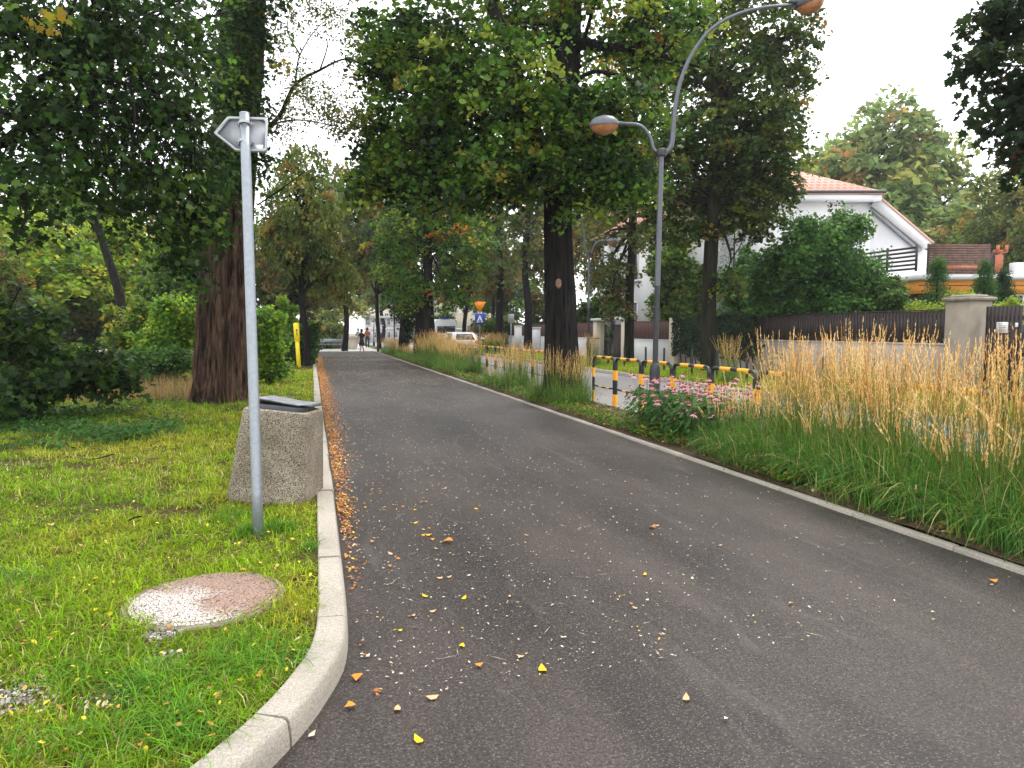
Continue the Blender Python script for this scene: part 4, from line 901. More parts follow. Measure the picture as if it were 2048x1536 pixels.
bush('shady_bush','dark green bush low at the foot of the bright lime bush',290,700,775,190,17.5,[((.03,.08,.015),4),((.05,.12,.02),3)],80,.09)
bush('elder_bush','lime green bush just right of the thick trunk behind the bin',540,610,755,80,20,LIME,90,.10)
bush('acacia_shoot','pale lime feathery young acacia above the bush right of the trunk',580,582,690,50,34,LIME,40,.12,cat='young tree')
bush('round_bush','rounded dark and light green bush behind the yellow marker post',612,632,735,60,31,[((.07,.17,.02),4),((.03,.08,.015),4)],60,.12)
bush('round_bush','tall dull green bush between the marker post and the thick trunk',560,640,735,90,33,GREEN,60,.14)

# 3. main thick dark tree right of the path
b=at(1125,800,15.6); b[2]=.03; D0=15.5
tree('linden','thick near black trunked linden in the planting bed, its crown over the path','tree',b,
 [([b+[0,0,-.1],at(1121,650,15.6),at(1117,480,15.7),at(1116,380,15.8),at(1122,250,15.9),at(1128,120,16.),at(1133,0,16.1),at(1150,-300,16.6)],[.42,.345,.31,.30,.33,.36,.33,.22]),
  ([at(1112,420,15.7),at(1085,330,15.5),at(1062,250,15.3),at(1040,170,15.2),at(1012,80,15.),at(975,-10,15),at(930,-150,15)],[.16,.15,.15,.145,.14,.12,.06]),
  ([at(1135,130,16),at(1158,90,15.8),at(1220,95,15.3),at(1290,100,15),at(1350,120,15),at(1400,135,15)],[.20,.14,.09,.07,.05,.02]),
  ([at(1140,60,16),at(1160,-60,16),at(1200,-260,16.5)],[.2,.17,.1]),
  ([at(1130,190,16),at(1170,150,15.5),at(1210,145,15.2),at(1270,165,15),at(1300,200,14.8)],[.07,.05,.04,.03,.012])],
 plobes([(870,70,150,110,15.5,2.6,110),(990,180,130,100,15.,2.4,110),(860,230,110,90,15.5,2.2,95),(1000,320,120,70,14.8,2.,80),(900,370,90,60,15.5,1.8,50),(1100,210,110,60,14.,1.,50),(1200,330,100,70,15,1.6,66),(1230,220,110,80,14.8,1.8,80),(1290,60,130,90,15.4,2.2,95),(1150,-20,160,60,15.,2.,60),(1060,60,100,80,17.5,1.4,60),(800,300,60,50,15.5,1.,24),(790,100,70,80,15.8,1.2,40),(752,250,45,60,16,1.2,24),(742,370,55,45,16,1.2,24),(765,140,45,60,16,1.2,22),(735,60,30,50,16,1.,10),(815,345,85,45,16,1.6,34),(760,320,60,60,16.,1.2,26),(1110,320,80,50,14.3,.6,36),(1240,350,110,45,14.6,.9,44),(1010,370,90,45,14.8,1.2,40),(1170,400,40,20,14.6,.5,8),
  (1050,-220,330,160,16,3.4,240)]),
 BARK_DARK,per=46,cr=.46,flat=.16,size=.115,pal=MIXT,tmpl=LOBED,nl=90,rb=.07,twigs=2,shell=.2,jit=.6,seg=120,droop=.5)
o=bpy.data.objects['linden']
q=at(1117,567,15.18); G().lathe((0,0,0),[(.02,-.02),(.075,-.005),(.085,.008),(.065,.02),(.035,.008),(.01,.004)],9,0,.8,1.3).obj('pruning_scar',plain('bare_wood',(.20,.11,.08),.8,var=.3,scale=20),None)
ps=bpy.data.objects['pruning_scar']; ps.location=tuple(q-np.array(o.location)); ps.parent=o; ps.rotation_euler=(R(90),0,-YAW)

# 4. row along the bed
def rowtree(name,label,px,v,r0,h,lob,pal,bark=BARK_DARK,size=.13,per=46,cr=.5,nl=30,lean=(0,0),shell=.3,z0=.05,tm=LOBED,droop=.4):
    b=onv(px,v,z0); D=float((b-[0,0,EYE])@_F)
    L=plobes([(px+dx,y,rx,ry,D+dd,dp,n) for (dx,y,rx,ry,dd,dp,n) in lob])
    return tree(name,label,'tree',b,[vst(b,h,r0,r0*.35,lean,6,.12)],L,bark,per=per,cr=cr,size=size,pal=pal,nl=nl,rb=.08,shell=shell,seg=16,tmpl=tm,droop=droop)
MIX2=[((.06,.15,.018),5),((.11,.22,.022),4),((.22,.27,.03),2),((.40,.17,.02),.55),((.03,.07,.012),3)]
rowtree('linden','lime green linden with orange tipped leaves, left of the thick dark one',865,5.3,.26,13,[(-20,430,115,70,0,2.,120),(-70,500,75,65,0,1.8,70),(70,490,70,80,0,2.,70),(0,360,100,60,0,2.,80),(-40,580,60,45,0,1.4,40),(30,575,60,50,0,1.4,44),(30,260,130,90,1,2.6,100)],MIX2,size=.14)
rowtree('linden','dark linden second in the line of trees along the far bed',838,5.3,.30,13,[(0,480,90,90,1,2.4,80),(-20,380,80,80,1,2.4,60),(-10,590,45,45,0,1.6,30)],DARKG,size=.17)
rowtree('linden','dark leafy linden third in the line, trunk wrapped in shoots',806,5.3,.34,13,[(0,560,50,60,0,2,60),(0,430,80,90,1,2.6,70),(-30,490,60,60,0,2,40),(10,640,22,40,0,.8,30)],DARKG,size=.18)
# far verge row
BG2=[((.10,.14,.03),4),((.14,.18,.04),3),((.18,.16,.04),2),((.06,.08,.018),3)]
rowtree('maple','dark trunked maple on the verge whose broad crown edges the open sky',1420,13.6,.31,15,
 [(0,250,120,90,0,2.4,130),(70,120,140,100,0,2.6,150),(-80,100,110,90,0,2.2,90),(120,230,85,60,-1,1.8,70),(110,310,95,55,-1,1.8,80),(-90,300,90,70,0,2.,80),(-110,390,70,50,0,1.6,54),(0,380,70,50,0,1.6,50),(130,380,60,34,-1,1.,34),(60,425,90,22,0,1.2,30),(60,-60,190,100,0,3,110),(165,60,50,60,-1,1.2,26),(170,150,40,40,-1,1.,16),(40,380,60,30,0,1.,24),(-20,450,50,30,0,1.,20),(30,560,30,30,-.5,.6,8),(-90,460,50,50,0,1.2,26),(85,445,60,28,-.5,1.,20),(60,350,80,50,0,1.4,50)],
 [((.035,.07,.010),4),((.055,.10,.014),4),((.12,.15,.02),2),((.24,.18,.03),.5)],bark=BARK_MOSS,size=.15,per=46,cr=.5,nl=60)
rowtree('maple','mossy trunked maple on the verge between the street lamp and the thick dark tree',1257,13.6,.24,15,
 [(-10,430,90,70,0,2,60),(-30,540,50,50,0,1.4,34),(-30,605,30,28,-.5,.8,22),(-40,330,110,80,0,2.4,60),(40,250,90,90,0,2.4,50),(10,120,130,100,0,3,60)],BG2+[((.16,.06,.03),1)],bark=BARK_MOSS,size=.16)
rowtree('maple','slim dark trunked maple on the verge just left of the thick dark tree',1055,13.6,.30,14,[(0,440,60,60,0,2.4,50),(10,520,45,40,0,1.6,26),(-20,350,80,60,0,2.6,50)],BG2,size=.20)
rowtree('maple','distant maple trunk on the verge beside the pale rectangular sign',1000,13.6,.34,14,[(-20,500,60,50,0,2.4,50),(-10,570,50,30,0,1.8,30),(0,420,70,60,0,2.6,50)],BROWNG,size=.22)
# near maple hanging in at top right
b=np.array([14.5,4.6,.05])
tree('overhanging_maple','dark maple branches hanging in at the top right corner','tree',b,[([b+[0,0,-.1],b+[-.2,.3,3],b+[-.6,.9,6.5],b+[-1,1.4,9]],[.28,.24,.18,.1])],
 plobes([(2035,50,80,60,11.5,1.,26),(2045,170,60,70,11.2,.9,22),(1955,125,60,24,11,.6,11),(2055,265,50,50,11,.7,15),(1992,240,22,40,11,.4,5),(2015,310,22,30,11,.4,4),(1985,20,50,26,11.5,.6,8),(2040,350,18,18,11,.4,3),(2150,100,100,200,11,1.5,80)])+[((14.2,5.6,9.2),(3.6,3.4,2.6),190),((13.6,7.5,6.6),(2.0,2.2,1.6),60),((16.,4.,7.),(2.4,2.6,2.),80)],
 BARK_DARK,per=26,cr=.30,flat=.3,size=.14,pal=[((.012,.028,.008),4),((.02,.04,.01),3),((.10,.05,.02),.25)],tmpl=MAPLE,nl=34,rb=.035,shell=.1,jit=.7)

# garden planting behind the wall
bush('garden_shrub','big glossy dark green shrub rising behind the dark fence in the garden',1632,425,650,265,26,[((.045,.12,.025),4),((.07,.17,.035),3),((.12,.25,.05),1.5)],250,.12,per=56,cr=.40,lump=9)
bush('garden_shrub','rounded green shrub behind the fence nearest the gate pillar',1760,530,650,120,24.5,[((.045,.10,.02),4),((.07,.14,.025),3),((.10,.19,.035),1.5)],110,.11,per=52,lump=5)
bush('garden_shrub','lighter green shrub at the left of the big garden shrub',1530,500,655,120,29,[((.05,.12,.025),4),((.08,.18,.035),3)],80,.13,per=50)
bush('climbing_shoots','thin upright leafy shoots above the big garden shrub against the white gable',1690,405,560,130,26.5,GREEN,16,.10,per=26,cr=.26,cat='shrub',lump=2)
bush('garden_maple','yellow green young maple behind the white wall and pillar',1350,430,660,150,37,[((.09,.17,.02),4),((.16,.23,.03),3),((.05,.11,.02),2)],130,.17,cat='tree',cr=.45)
bush('garden_maple','bright green young tree peeping over the wall right of the dark trunk',1475,490,650,120,33,[((.06,.15,.03),4),((.09,.2,.04),2)],60,.16,cat='tree')
bush('garden_maple','vivid lime garden bush glowing behind the pale utility cabinet',1082,636,680,34,58,LIME,30,.2)
# ---- conifers
def conifer(name,label,px,py0,py1,wpx,D,pal,n=120,cat='conifer',spire=1.):
    b=pxD(px,D,.05); s=D/F0; z1=at(px,py0,D)[2]; z0=max(.05,at(px,py1,D)[2]); w=wpx*s/2
    root=empty(name,b,label,cat)
    G().tube([b,b+[0,0,z1*.6],[b[0],b[1],z1*.97]],[.07,.05,.01],7).obj('trunk',BARK_DARK,root)
    t=rng.random(n)**1.2; a=rng.random(n)*6.28; rad=w*(1-t)**(.7*spire)*rng.uniform(.7,1.05,n)*np.minimum(1,(t+.12)*5)
    cen=np.stack([b[0]+np.cos(a)*rad,b[1]+np.sin(a)*rad,z0+t*(z1-z0)],1); out=np.stack([np.cos(a),np.sin(a),np.zeros(n)],1)
    P,N,c,sz=cluster_leaves(cen,out,50,w*.30+.08,.5,.085,pal,.9,up=.3,droop=.1); leaves('foliage',P,sz,N,DIAM*np.array([1.3,.45,1]),c,LEAF,root)
conifer('thuja','conical dark green thuja in front of the dark slatted terrace screen',1866,525,640,56,24,[((.035,.10,.025),4),((.06,.15,.03),2)])
conifer('thuja','conical green thuja in front of the orange band',1958,528,620,46,24.5,[((.035,.10,.025),4),((.06,.15,.03),2)])
conifer('thuja','darker thuja just right of the conical green one by the orange band',1996,545,620,44,25.5,[((.02,.055,.02),4),((.03,.07,.02),2)])
conifer('spruce','bluish grey spruce behind the ivy covered wall',1462,400,650,130,37,[((.06,.10,.07),4),((.09,.14,.10),2)],200,'conifer')
for (px,D,w,lab) in ((1850,22.5,70,'lime yellow juniper spilling over the fence left of the gate pillar'),(1905,23,70,'lime yellow juniper under the first thuja'),(1990,22.5,80,'yellow green juniper above the gate pillar cap'),(2015,20.5,30,'narrow yellow juniper seen in the gap beside the gate')):
    bush('juniper',lab,px,(600 if px<1880 else 588 if px<1980 else 592),645,w,D,[((.26,.34,.03),4),((.15,.25,.03),3),((.40,.42,.05),1.5)],34,.07,per=50,cr=.25,cat='shrub',tm=DIAM,lump=2)

# background trees: three prototypes, copied with different size and turn
def bgproto(pal,seed,size=.30,n=230,per=48,low=.30):
    global rng
    b=np.zeros(3); L=[((0,0,6.6),(3.6,3.6,3.6),n//2)]
    for k in range(6):
        a=k*1.05+seed; L.append(((math.cos(a)*2.6,math.sin(a)*2.6,5.0+rng.uniform(-1.4,2.6)),(1.9,1.9,1.5),n//11))
    L.append(((0.3,0,9.3),(2.2,2.2,1.6),n//8))
    return tree('background_tree',None,None,b,[vst(b,8,.28,.08,(rng.normal()*.4,rng.normal()*.4),6,.2)],L,BARK_DARK,per=per,cr=.75,flat=.22,size=size,pal=pal,nl=34,rb=.09,shell=.25,seg=10,tmpl=DIAM*np.array([1,1.25,1]))
protos={'yel':bgproto(YELG,0.),'brown':bgproto(BROWNG,1.),'green':bgproto(GREEN,2.),'haz':bgproto(HAZG,3.,.32),'olive':bgproto(OLIVE,4.,.26,260)}
pused={}
def bgt(kind,px,D,pytop,wpx,label,z0=0.,wd=None):
    o=protos[kind]
    if pused.get(kind): o=copytree(o)
    pused[kind]=True
    b=pxD(px,D,z0); top=at(px,pytop,D)[2]; sz=top/10.9; sx=(wpx*D/F0)/9.
    o.location=tuple(b); o.scale=(sx,wd or sx,sz); o.rotation_euler=(0,0,random.uniform(0,6.28)); tag(o,label,'tree','background trees')
bgt('yel',70,36,395,330,'bright yellow green tree glowing behind the dark maple at the left edge')
bgt('yel',250,40,410,260,'yellow leaved tree left of the slanting dark trunk',)
bgt('green',150,47,360,360,'mid green tree between the two yellow trees at left')
bgt('green',390,30,400,190,'green tree directly behind the left side of the thick trunk')
bgt('olive',-60,30,400,260,'olive tree cut by the left edge of the view')
bgt('olive',330,55,340,300,'tall olive tree far behind the thick trunk')
bgt('olive',615,30,275,230,'feathery light olive tree whose crown meets the open sky right of the thick trunk')
bgt('brown',600,42,400,190,'brownish dark tree behind the marker post')
bgt('brown',690,54,330,200,'rusty brown leaved tree overhanging the far end of the path')
bgt('green',545,44,430,200,'dark green tree right behind the thick trunk, below the olive crown')
bgt('haz',650,66,520,170,'grey green distant tree above the stone gate posts')
bgt('brown',760,62,330,150,'tall distant tree closing the view above the path end')
bgt('haz',765,95,480,150,'pale hazy tree by the far cream building')
bgt('brown',930,60,340,170,'brown green tree above the warning sign')
bgt('olive',985,72,400,150,'olive tree behind the pale rectangular sign')
bgt('olive',1120,60,300,190,'olive tree behind the thick dark tree')
bgt('brown',1215,52,360,140,'brown tinged tree left of the white villa')
bgt('green',1010,85,500,200,'far green tree closing the street')
bgt('haz',1750,68,205,380,'large hazy tree with an orange tinged side behind the red roof',)
bgt('haz',1830,66,250,300,'hazy tree at the right shoulder of the large tree behind the roof')
bgt('haz',1665,72,265,260,'orange tinged hazy tree just above the red roof ridge')
bgt('olive',2000,50,320,280,'yellowish green tree above the terrace')
bgt('haz',1900,58,400,300,'low hazy green trees between roof slope and terrace')
bgt('olive',2090,44,290,200,'olive tree cut by the right edge above the terrace')
bgt('green',1790,56,440,120,'dark green tree behind the sloping gable')
for (px,py0,D,w,pal_,lab) in ((40,590,38,260,YELG,'yellow green hedge shrub far behind the dark maple shrub'),(210,575,42,240,OLIVE,'olive hedge shrub behind the bushes left of the thick trunk'),(360,590,36,170,GREEN,'green hedge shrub directly behind the thick trunk'),(560,610,48,170,GREEN,'dark green far shrub behind the marker post'),(650,640,62,110,HAZG,'pale grey green far shrub above the long bench'),(880,625,66,60,GREEN,'dark rounded far shrub beside the ambulance'),(1000,640,62,120,OLIVE,'olive far shrub behind the pale sign'),(1110,600,56,110,BROWNG,'brown green far shrub behind the garden wall'),(1180,560,48,90,GREEN,'tall green far shrub left of the white villa')):
    bush('far_shrub',lab,px,py0,695,w,D,pal_,90,.22,per=46,cr=.6,lump=4)
# slanting dark trunk left
b=pxD(248,26,.05); tree('slanting_tree','slanting slim dark trunk with thin crown in front of the yellow trees','tree',b,[([b,at(240,600,26),at(214,510,26),at(185,430,26),at(150,340,26)],[.17,.16,.14,.12,.07])],plobes([(160,400,90,50,26,2,30),(200,350,80,50,26,2,20)]),BARK_DARK,per=40,cr=.5,size=.14,pal=GREEN,nl=12)

# ivy on the wall
def ivy():
    root=empty('wall_ivy',(15.9,26,.1),'dark green ivy blanket hanging over the garden wall','climbing plant')
    n=9000; y=rng.uniform(22.9,29.2,n); z=rng.uniform(.3,2.45,n); k=z>.45+.28*nz(y,z,1.9)+.2*nz(y,z,5.); y=y[k]; z=z[k]; n=len(y)
    z=np.minimum(z,2.12+.2*nz(y,0*y,2.2)+rng.random(n)*.12); x=15.86-.12*rng.random(n)-.1*nz(y,z,2.)
    leaves('foliage',np.stack([x,y,z],1),.10*rng.uniform(.6,1.3,n),np.array([-1,-.2,.5])+rng.normal(size=(n,3))*.45,LOBED,pick([((.018,.040,.014),4),((.028,.06,.02),3),((.05,.09,.03),.8)],n)*rng.uniform(.7,1.3,(n,1)),LEAF,root)
    g=G()
    for k in range(14): yy=23.2+k*.42; g.tube([(15.97,yy,.05),(15.95,yy+.2,1.),(15.96,yy-.1,2.)],[.02,.015,.008],5)
    g.obj('stems',BARK_DARK,root)
ivy()

# ================================================================ WALLS, BUILDINGS
def wall_run(label,y0,y1,zw,zf,fmat,slat=.13,gap=.02,wm=RENDER,step=2.5):
    root=empty('garden_wall',(16.1,(y0+y1)/2,0),label,'wall')
    G().box((16.12,(y0+y1)/2,zw/2),(.24,y1-y0,zw)).obj('wall_base',wm,root)
    G().box((16.12,(y0+y1)/2,zw+.02),(.30,y1-y0,.045),bev=.01).obj('coping',wm,root)
    g=G(); y=y0+.05
    while y<y1-.05:
        g.box((16.08,y+slat/2,(zw+zf)/2+.03),(.024,slat,zf-zw-.04)); y+=slat+gap
    g.obj('fence_slats',fmat,root)
    g=G(); g.box((16.115,(y0+y1)/2,zw+.14),(.04,y1-y0-.02,.06)); g.box((16.115,(y0+y1)/2,zf-.12),(.04,y1-y0-.02,.06)); g.box((16.09,(y0+y1)/2,zf+.035),(.07,y1-y0,.03)); g.obj('fence_rails',fmat,root)
    return root
def pillar(label,y,w,h,mat=STONE,cap=True,x=16.1,hexa=False):
    root=empty('gate_pillar',(x,y,0),label,'pillar')
    G().box((0,0,h/2),(w,w,h),bev=.015).obj('shaft',mat,root,local=True)
    if cap: G().box((0,0,h+.05),(w+.16,w+.16,.10),bev=.03).box((0,0,h+.13),(w+.04,w+.04,.07),bev=.03,taper=.8).obj('cap',CAPST,root,local=True)
    return root
wall_run('plastered garden wall with dark stained slat fence, right of the ivy',14.75,23.2,1.2,2.10,DKWOOD,.10,.025)
wall_run('garden wall section buried under the ivy',23.25,29.0,1.1,1.95,DKWOOD,.12,.02)
wall_run('white garden wall with red brown board fence between the two pillars by the white villa',29.75,34.3,1.1,2.0,REDWOOD,.14,.006,WHITE)
wall_run('distant garden wall with dark red fence left of the villa gate',39.2,75,1.1,2.0,REDWOOD,.14,.01,WHITE)
p1=pillar('wide beige gate pillar with spreading stone cap beside the dark gate',14.25,.72,2.32,x=16.0)
pillar('cream pillar at the end of the red brown fence beside the ivy',29.4,.5,2.15,CREAM,False)
pillar('cream gate pillar in front of the white villa, nearer one',34.7,.5,2.1,CREAM,False); pillar('cream gate pillar in front of the white villa, farther one',38.6,.5,2.1,CREAM,False)
root=empty('gate_canopy',(16.1,36.7,0),'white flat lintel across the two cream gate pillars','gate'); G().box((0,0,2.2),(.7,4.6,.14)).obj('lintel',WHITE,root,local=True); g=G(); g.box((.05,-.9,.95),(.06,1.5,1.9)); g.obj('gate_leaf',DKWOOD,root,local=True)
# gate right of the pillar
def gate(label,y0,y1,notice):
    root=empty('garden_gate',(16.05,(y0+y1)/2,0),label,'gate'); g=G(); y=y0
    while y<y1: g.box((16.05,y+.05,1.15),(.03,.085,2.05)); y+=.105
    g.obj('boards',DKWOOD,root); g=G(); g.box((16.09,(y0+y1)/2,.4),(.05,y1-y0,.09)); g.box((16.09,(y0+y1)/2,1.9),(.05,y1-y0,.09)); g.obj('rails',DKWOOD,root)
    if notice:
        yn=(y0+y1)/2+.03
        n_=G().box((16.02,yn,1.66),(.008,.30,.26)).obj('notice',SIGNW,root)
        g=G(); 
        for k,(w_,z_) in enumerate(((.12,1.75),(.2,1.70),(.2,1.66),(.16,1.62),(.2,1.58))): g.box((16.0145,yn+(.1-w_/2) if k else yn+.06,z_),(.003,w_,.012))
        g.obj('notice_text',BLACKP,n_)
        G().box((16.0,y0+.10,1.72),(.03,.07,.10),bev=.008).obj('doorbell',SIGNW,root)
        G().tube([(16.03,y1-.12,1.80),(15.93,y1-.12,1.80),(15.93,y1-.12,1.55)],.012,6).obj('handle',GREYD,root)
    return root
gate('dark wooden gate leaf with a white notice, right of the wide pillar',12.85,13.75,True)
gate('dark wooden driveway gate at the right edge of the view',9.0,12.55,False)
def build(name,label,loc,rz=0.): return empty(name,loc,label,'house',rz=rz)
def window(par,c,w,h,axis='y',sill=True,fm=WHITE):   # axis: wall normal is -x ('x') or -y ('y')
    cx,cy,cz=c; t=.08
    g=G()
    def bx(dx,dz,sx,sz,d=0.,th=.06):
        if axis=='y': g.box((cx+dx,cy+d,cz+dz),(sx,th,sz))
        else: g.box((cx+d,cy+dx,cz+dz),(th,sx,sz))
    bx(0,h/2-t/2,w,t); bx(0,-h/2+t/2,w,t); bx(-w/2+t/2,0,t,h-2*t); bx(w/2-t/2,0,t,h-2*t); bx(0,0,.05,h-2*t,-.0)
    f=g.obj('window',fm,par,local=True)
    g=G(); 
    if axis=='y': g.box((cx,cy+.012,cz),(w-2*t,.02,h-2*t))
    else: g.box((cx+.012,cy,cz),(.02,w-2*t,h-2*t))
    g.obj('pane',GLASS,f,local=True)
    if sill:
        g=G(); 
        if axis=='y': g.box((cx,cy-.06,cz-h/2-.035),(w+.2,.2,.06))
        else: g.box((cx-.06,cy,cz-h/2-.035),(.2,w+.2,.06))
        g.obj('sill',fm,f,local=True)
def roofplane(par,quads,th=.12,mat=ROOF,name='roof'):
    g=G()
    for q in quads:
        q=[np.array(p,float) for p in q]; n=np.cross(q[1]-q[0],q[2]-q[0]); n/=np.linalg.norm(n); 
        if n[2]<0: n=-n
        e=(q[1]-q[0])/np.linalg.norm(q[1]-q[0]); f=np.cross(n,e); k=len(q)
        uv=[((p-q[0]).dot(e),(p-q[0]).dot(f)) for p in q]
        V=q+[p-n*th for p in q]; Fc=[tuple(range(k)),tuple(range(2*k-1,k-1,-1))]+[(i,i+k,(i+1)%k+k,(i+1)%k) for i in range(k)]
        U=[uv,uv[::-1]]+[[(0,0)]*4]*k; g.add(V,Fc,0,U)
    return g.obj(name,mat,par,local=True)
# white villa left (street facing, mostly hidden)
h=build('white_villa','white villa with tall windows and red tiled roof behind the cream gate pillars',(19.5,33.5,0))
G().box((5,6.5,3.9),(10,13,7.8)).obj('walls',WHITE,h,local=True)
for y,z in ((1.5,2.4),(4.5,2.4),(7.5,2.4),(10.5,2.4),(1.5,5.6),(4.5,5.6),(7.5,5.6),(10.5,5.6)): window(h,(-.04,y,z),1.1,1.9,'x')
for x,z in ((2.5,5.6),(6,5.6)): window(h,(x,-.04,z),1.2,1.6,'y')
G().box((-.35,10.8,3.6),(.5,.35,7.2)).box((-.35,8.9,3.6),(.5,.35,7.2)).obj('pilaster',WHITE,h,local=True)
G().box((-.12,6.5,7.82),(.5,13.3,.28)).obj('cornice',WHITE,h,local=True)
G().tube([(-.12,2.9,.2),(-.12,2.9,7.7)],.06,8).obj('downpipe',GREYD,h,local=True)
roofplane(h,[[(-.6,-.6,7.9),(-.6,13.6,7.9),(5,10,11.4),(5,3,11.4)],[(-.6,-.6,7.9),(10.6,-.6,7.9),(5,3,11.4)],[(10.6,-.6,7.9),(10.6,13.6,7.9),(5,10,11.4),(5,3,11.4)],[(-.6,13.6,7.9),(10.6,13.6,7.9),(5,10,11.4)]])
# white house with big red roof, right; built facing the viewer
D=38.; s=D/F0; c=pxD(1730,D); h=build('white_house','big white house with salmon red hipped roof and long sloping gable wing',c,rz=-YAW)
ez=at(1745,394,D)[2]; rz_=at(1560,337,D)[2]; X0=(1440-1745)*s
G().box((X0/2,4.5,ez/2),(-X0,9,ez)).obj('walls',WHITE,h,local=True)
G().box((X0/2,-.28,ez-.28),(-X0+.5,.5,.30)).obj('eaves',WHITE,h,local=True)
G().tube([(X0-.5,-.62,ez+.02),(.4,-.62,ez+.02)],.075,8).obj('gutter',GREYD,h,local=True)
ridge=(1562-1745)*s; 
roofplane(h,[[(X0-.5,-.6,ez),(.5,-.6,ez),(ridge,3.6,rz_+1.0),(ridge-1.5,3.6,rz_+1.0)],[(.5,-.6,ez),(.5,9.4,ez),(ridge,3.6,rz_+1.0)],[(X0-.5,-.6,ez),(X0-.5,9.4,ez),(ridge-1.5,3.6,rz_+1.0)],[(X0-.5,9.4,ez),(.5,9.4,ez),(ridge,3.6,rz_+1.0),(ridge-1.5,3.6,rz_+1.0)]])
# wing: triangular end wall under long slope
wx=(1850-1745)*s; wz=at(1850,490,D)[2]
g=G(); g.prism([(-.0,0),(wx+.6,0),(wx+.6,wz-.5),(wx-.1,wz-.15),(0,ez-.5)],0,6,0,Matrix(((1,0,0,.02),(0,0,1,.15),(0,1,0,0),(0,0,0,1)))); g.obj('wing_wall',WHITE,h,local=True)
g=G(); M=Matrix(((1,0,0,.02),(0,0,1,-.25),(0,1,0,0),(0,0,0,1))); g.prism([(-.1,ez-.62),(wx,wz-.28),(wx+.25,wz+.02),(.15,ez-.10)],0,.5,0,M); g.obj('barge_board',WHITE,h,local=True)
g=G(); g.prism([(-.1,ez-.80),(wx-.2,wz-.42),(wx-.1,wz-.32),(-.05,ez-.66)],.2,.40,0,M); g.obj('moulding',ALUR,h,local=True)
roofplane(h,[[(.1,-.3,ez+.0),(.1,6.5,ez+.0),(wx+.4,6.5,wz+.05),(wx+.4,-.3,wz+.05)]],.1)
for x,z,w_,hh in ((-2.2,2.8,1.2,1.5),(-5.2,2.8,1.2,1.5)): window(h,(x,-.04,z),w_,hh,'y')
roofplane(h,[[( (1690-1745)*s,5,ez+1.3),((1745-1745)*s,5,ez+1.3),((1795-1745)*s,7,ez-.9),((1700-1745)*s,7,ez-.9)]],.12,STONE,'dormer_roof')
# terrace building at right
D=30.; s=D/F0; c=pxD(1830,D); h=build('terrace_building','low building with orange band carrying a roof terrace at the right edge',c,rz=-YAW); T=lambda py:at(1960,py,D)[2]; X=lambda px:(px-1830)*s
z1=T(553)
G().box((X(1830)+6,4,(T(588))/2),(12,7.96,T(588))).obj('walls',GREYD,h,local=True)
G().box((X(1830)+6,3.95,(T(588)+T(562))/2),(12.3,8.3,T(562)-T(588))).obj('orange_band',ORANGE,h,local=True)
G().box((X(1830)+6,-.22,T(572)),(12.3,.03,.05)).obj('band_line',ORWOOD,h,local=True)
G().box((X(1830)+6,3.9,(z1+T(562))/2+.02),(12.6,8.7,z1-T(562)+.02)).obj('roof_slab',WHITE,h,local=True)
window(h,(X(2035),-.05,T(601)),1.,.5,'y',False)
def screen(nm,label,P0,P1,z0,z1,mat,nsl,gapf=.12,vert=False,cat='screen'):
    root=empty(nm,(0,0,0),label,cat); root.location=h.location; root.rotation_euler=h.rotation_euler
    P0=np.array(P0);P1=np.array(P1); L=np.linalg.norm(P1-P0); a=math.atan2(P1[1]-P0[1],P1[0]-P0[0]); g=G()
    if vert:
        for k in range(nsl): q=P0+(P1-P0)*(k+.5)/nsl; g.box((q[0],q[1],(z0+z1)/2),(L/nsl*(1-gapf),.03,z1-z0),rz=a)
    else:
        for k in range(nsl): zz=z0+(z1-z0)*(k+.5)/nsl; q=(P0+P1)/2; g.box((q[0],q[1],zz),(L,.03,(z1-z0)/nsl*(1-gapf)),rz=a)
    g.obj('slats',mat,root,local=True)
    n=max(2,int(L/1.2)+1)
    for k in range(n): q=P0+(P1-P0)*k/(n-1); off_=np.array([-math.sin(a),math.cos(a)])*.05; G().box((q[0]+off_[0],q[1]+off_[1],(z0+z1)/2),(.07,.07,z1-z0+.06),rz=a).obj('post',DKWOOD,root,local=True)
    return root
screen('terrace_screen','dark brown horizontal slat screen on the roof terrace',(X(1852),0.2),(X(1973),.2),z1+.03,T(490),DECKW,13,.07)
screen('terrace_screen','open slatted terrace railing running back left of the brown screen',(X(1832),.3),(X(1790)-.6,4.5),z1+.25,T(491),DKWOOD,6,.5)
screen('terrace_cabinet','dark plum vertical board cabinet on the terrace',(X(1972),.9),(X(2001),.9),z1+.03,T(505),plain('plum_boards',(.07,.04,.05),.7),9,.08,True,'cabinet')
screen('wooden_chair','orange wooden slatted chair back on the terrace',(X(2003),.8),(X(2019),.8),z1+.05,T(508),ORWOOD,7,.25,True,'chair')
screen('terrace_bench','orange brown bench along the slatted screen',(X(1875),-.05),(X(1955),-.05),T(539),T(533),ORWOOD,1,.0,False,'bench')
root=empty('planter',(0,0,0),'white square planter at the right end of the terrace','planter'); root.location=h.location; root.rotation_euler=h.rotation_euler; g=G(); g.box((X(2032),.3,(z1+T(526))/2),(.42,.42,T(526)-z1),bev=.02); g.obj('pot',WHITE,root,local=True)
root=empty('pergola_frame',(0,0,0),'red brown timber frame posts standing on the terrace','pergola'); root.location=h.location; root.rotation_euler=h.rotation_euler
for px,py in ((1996,490),(2035,495)): G().box((X(px),1.5,(z1+T(py))/2),(.12,.12,T(py)-z1)).obj('post',ORWOOD,root,local=True)
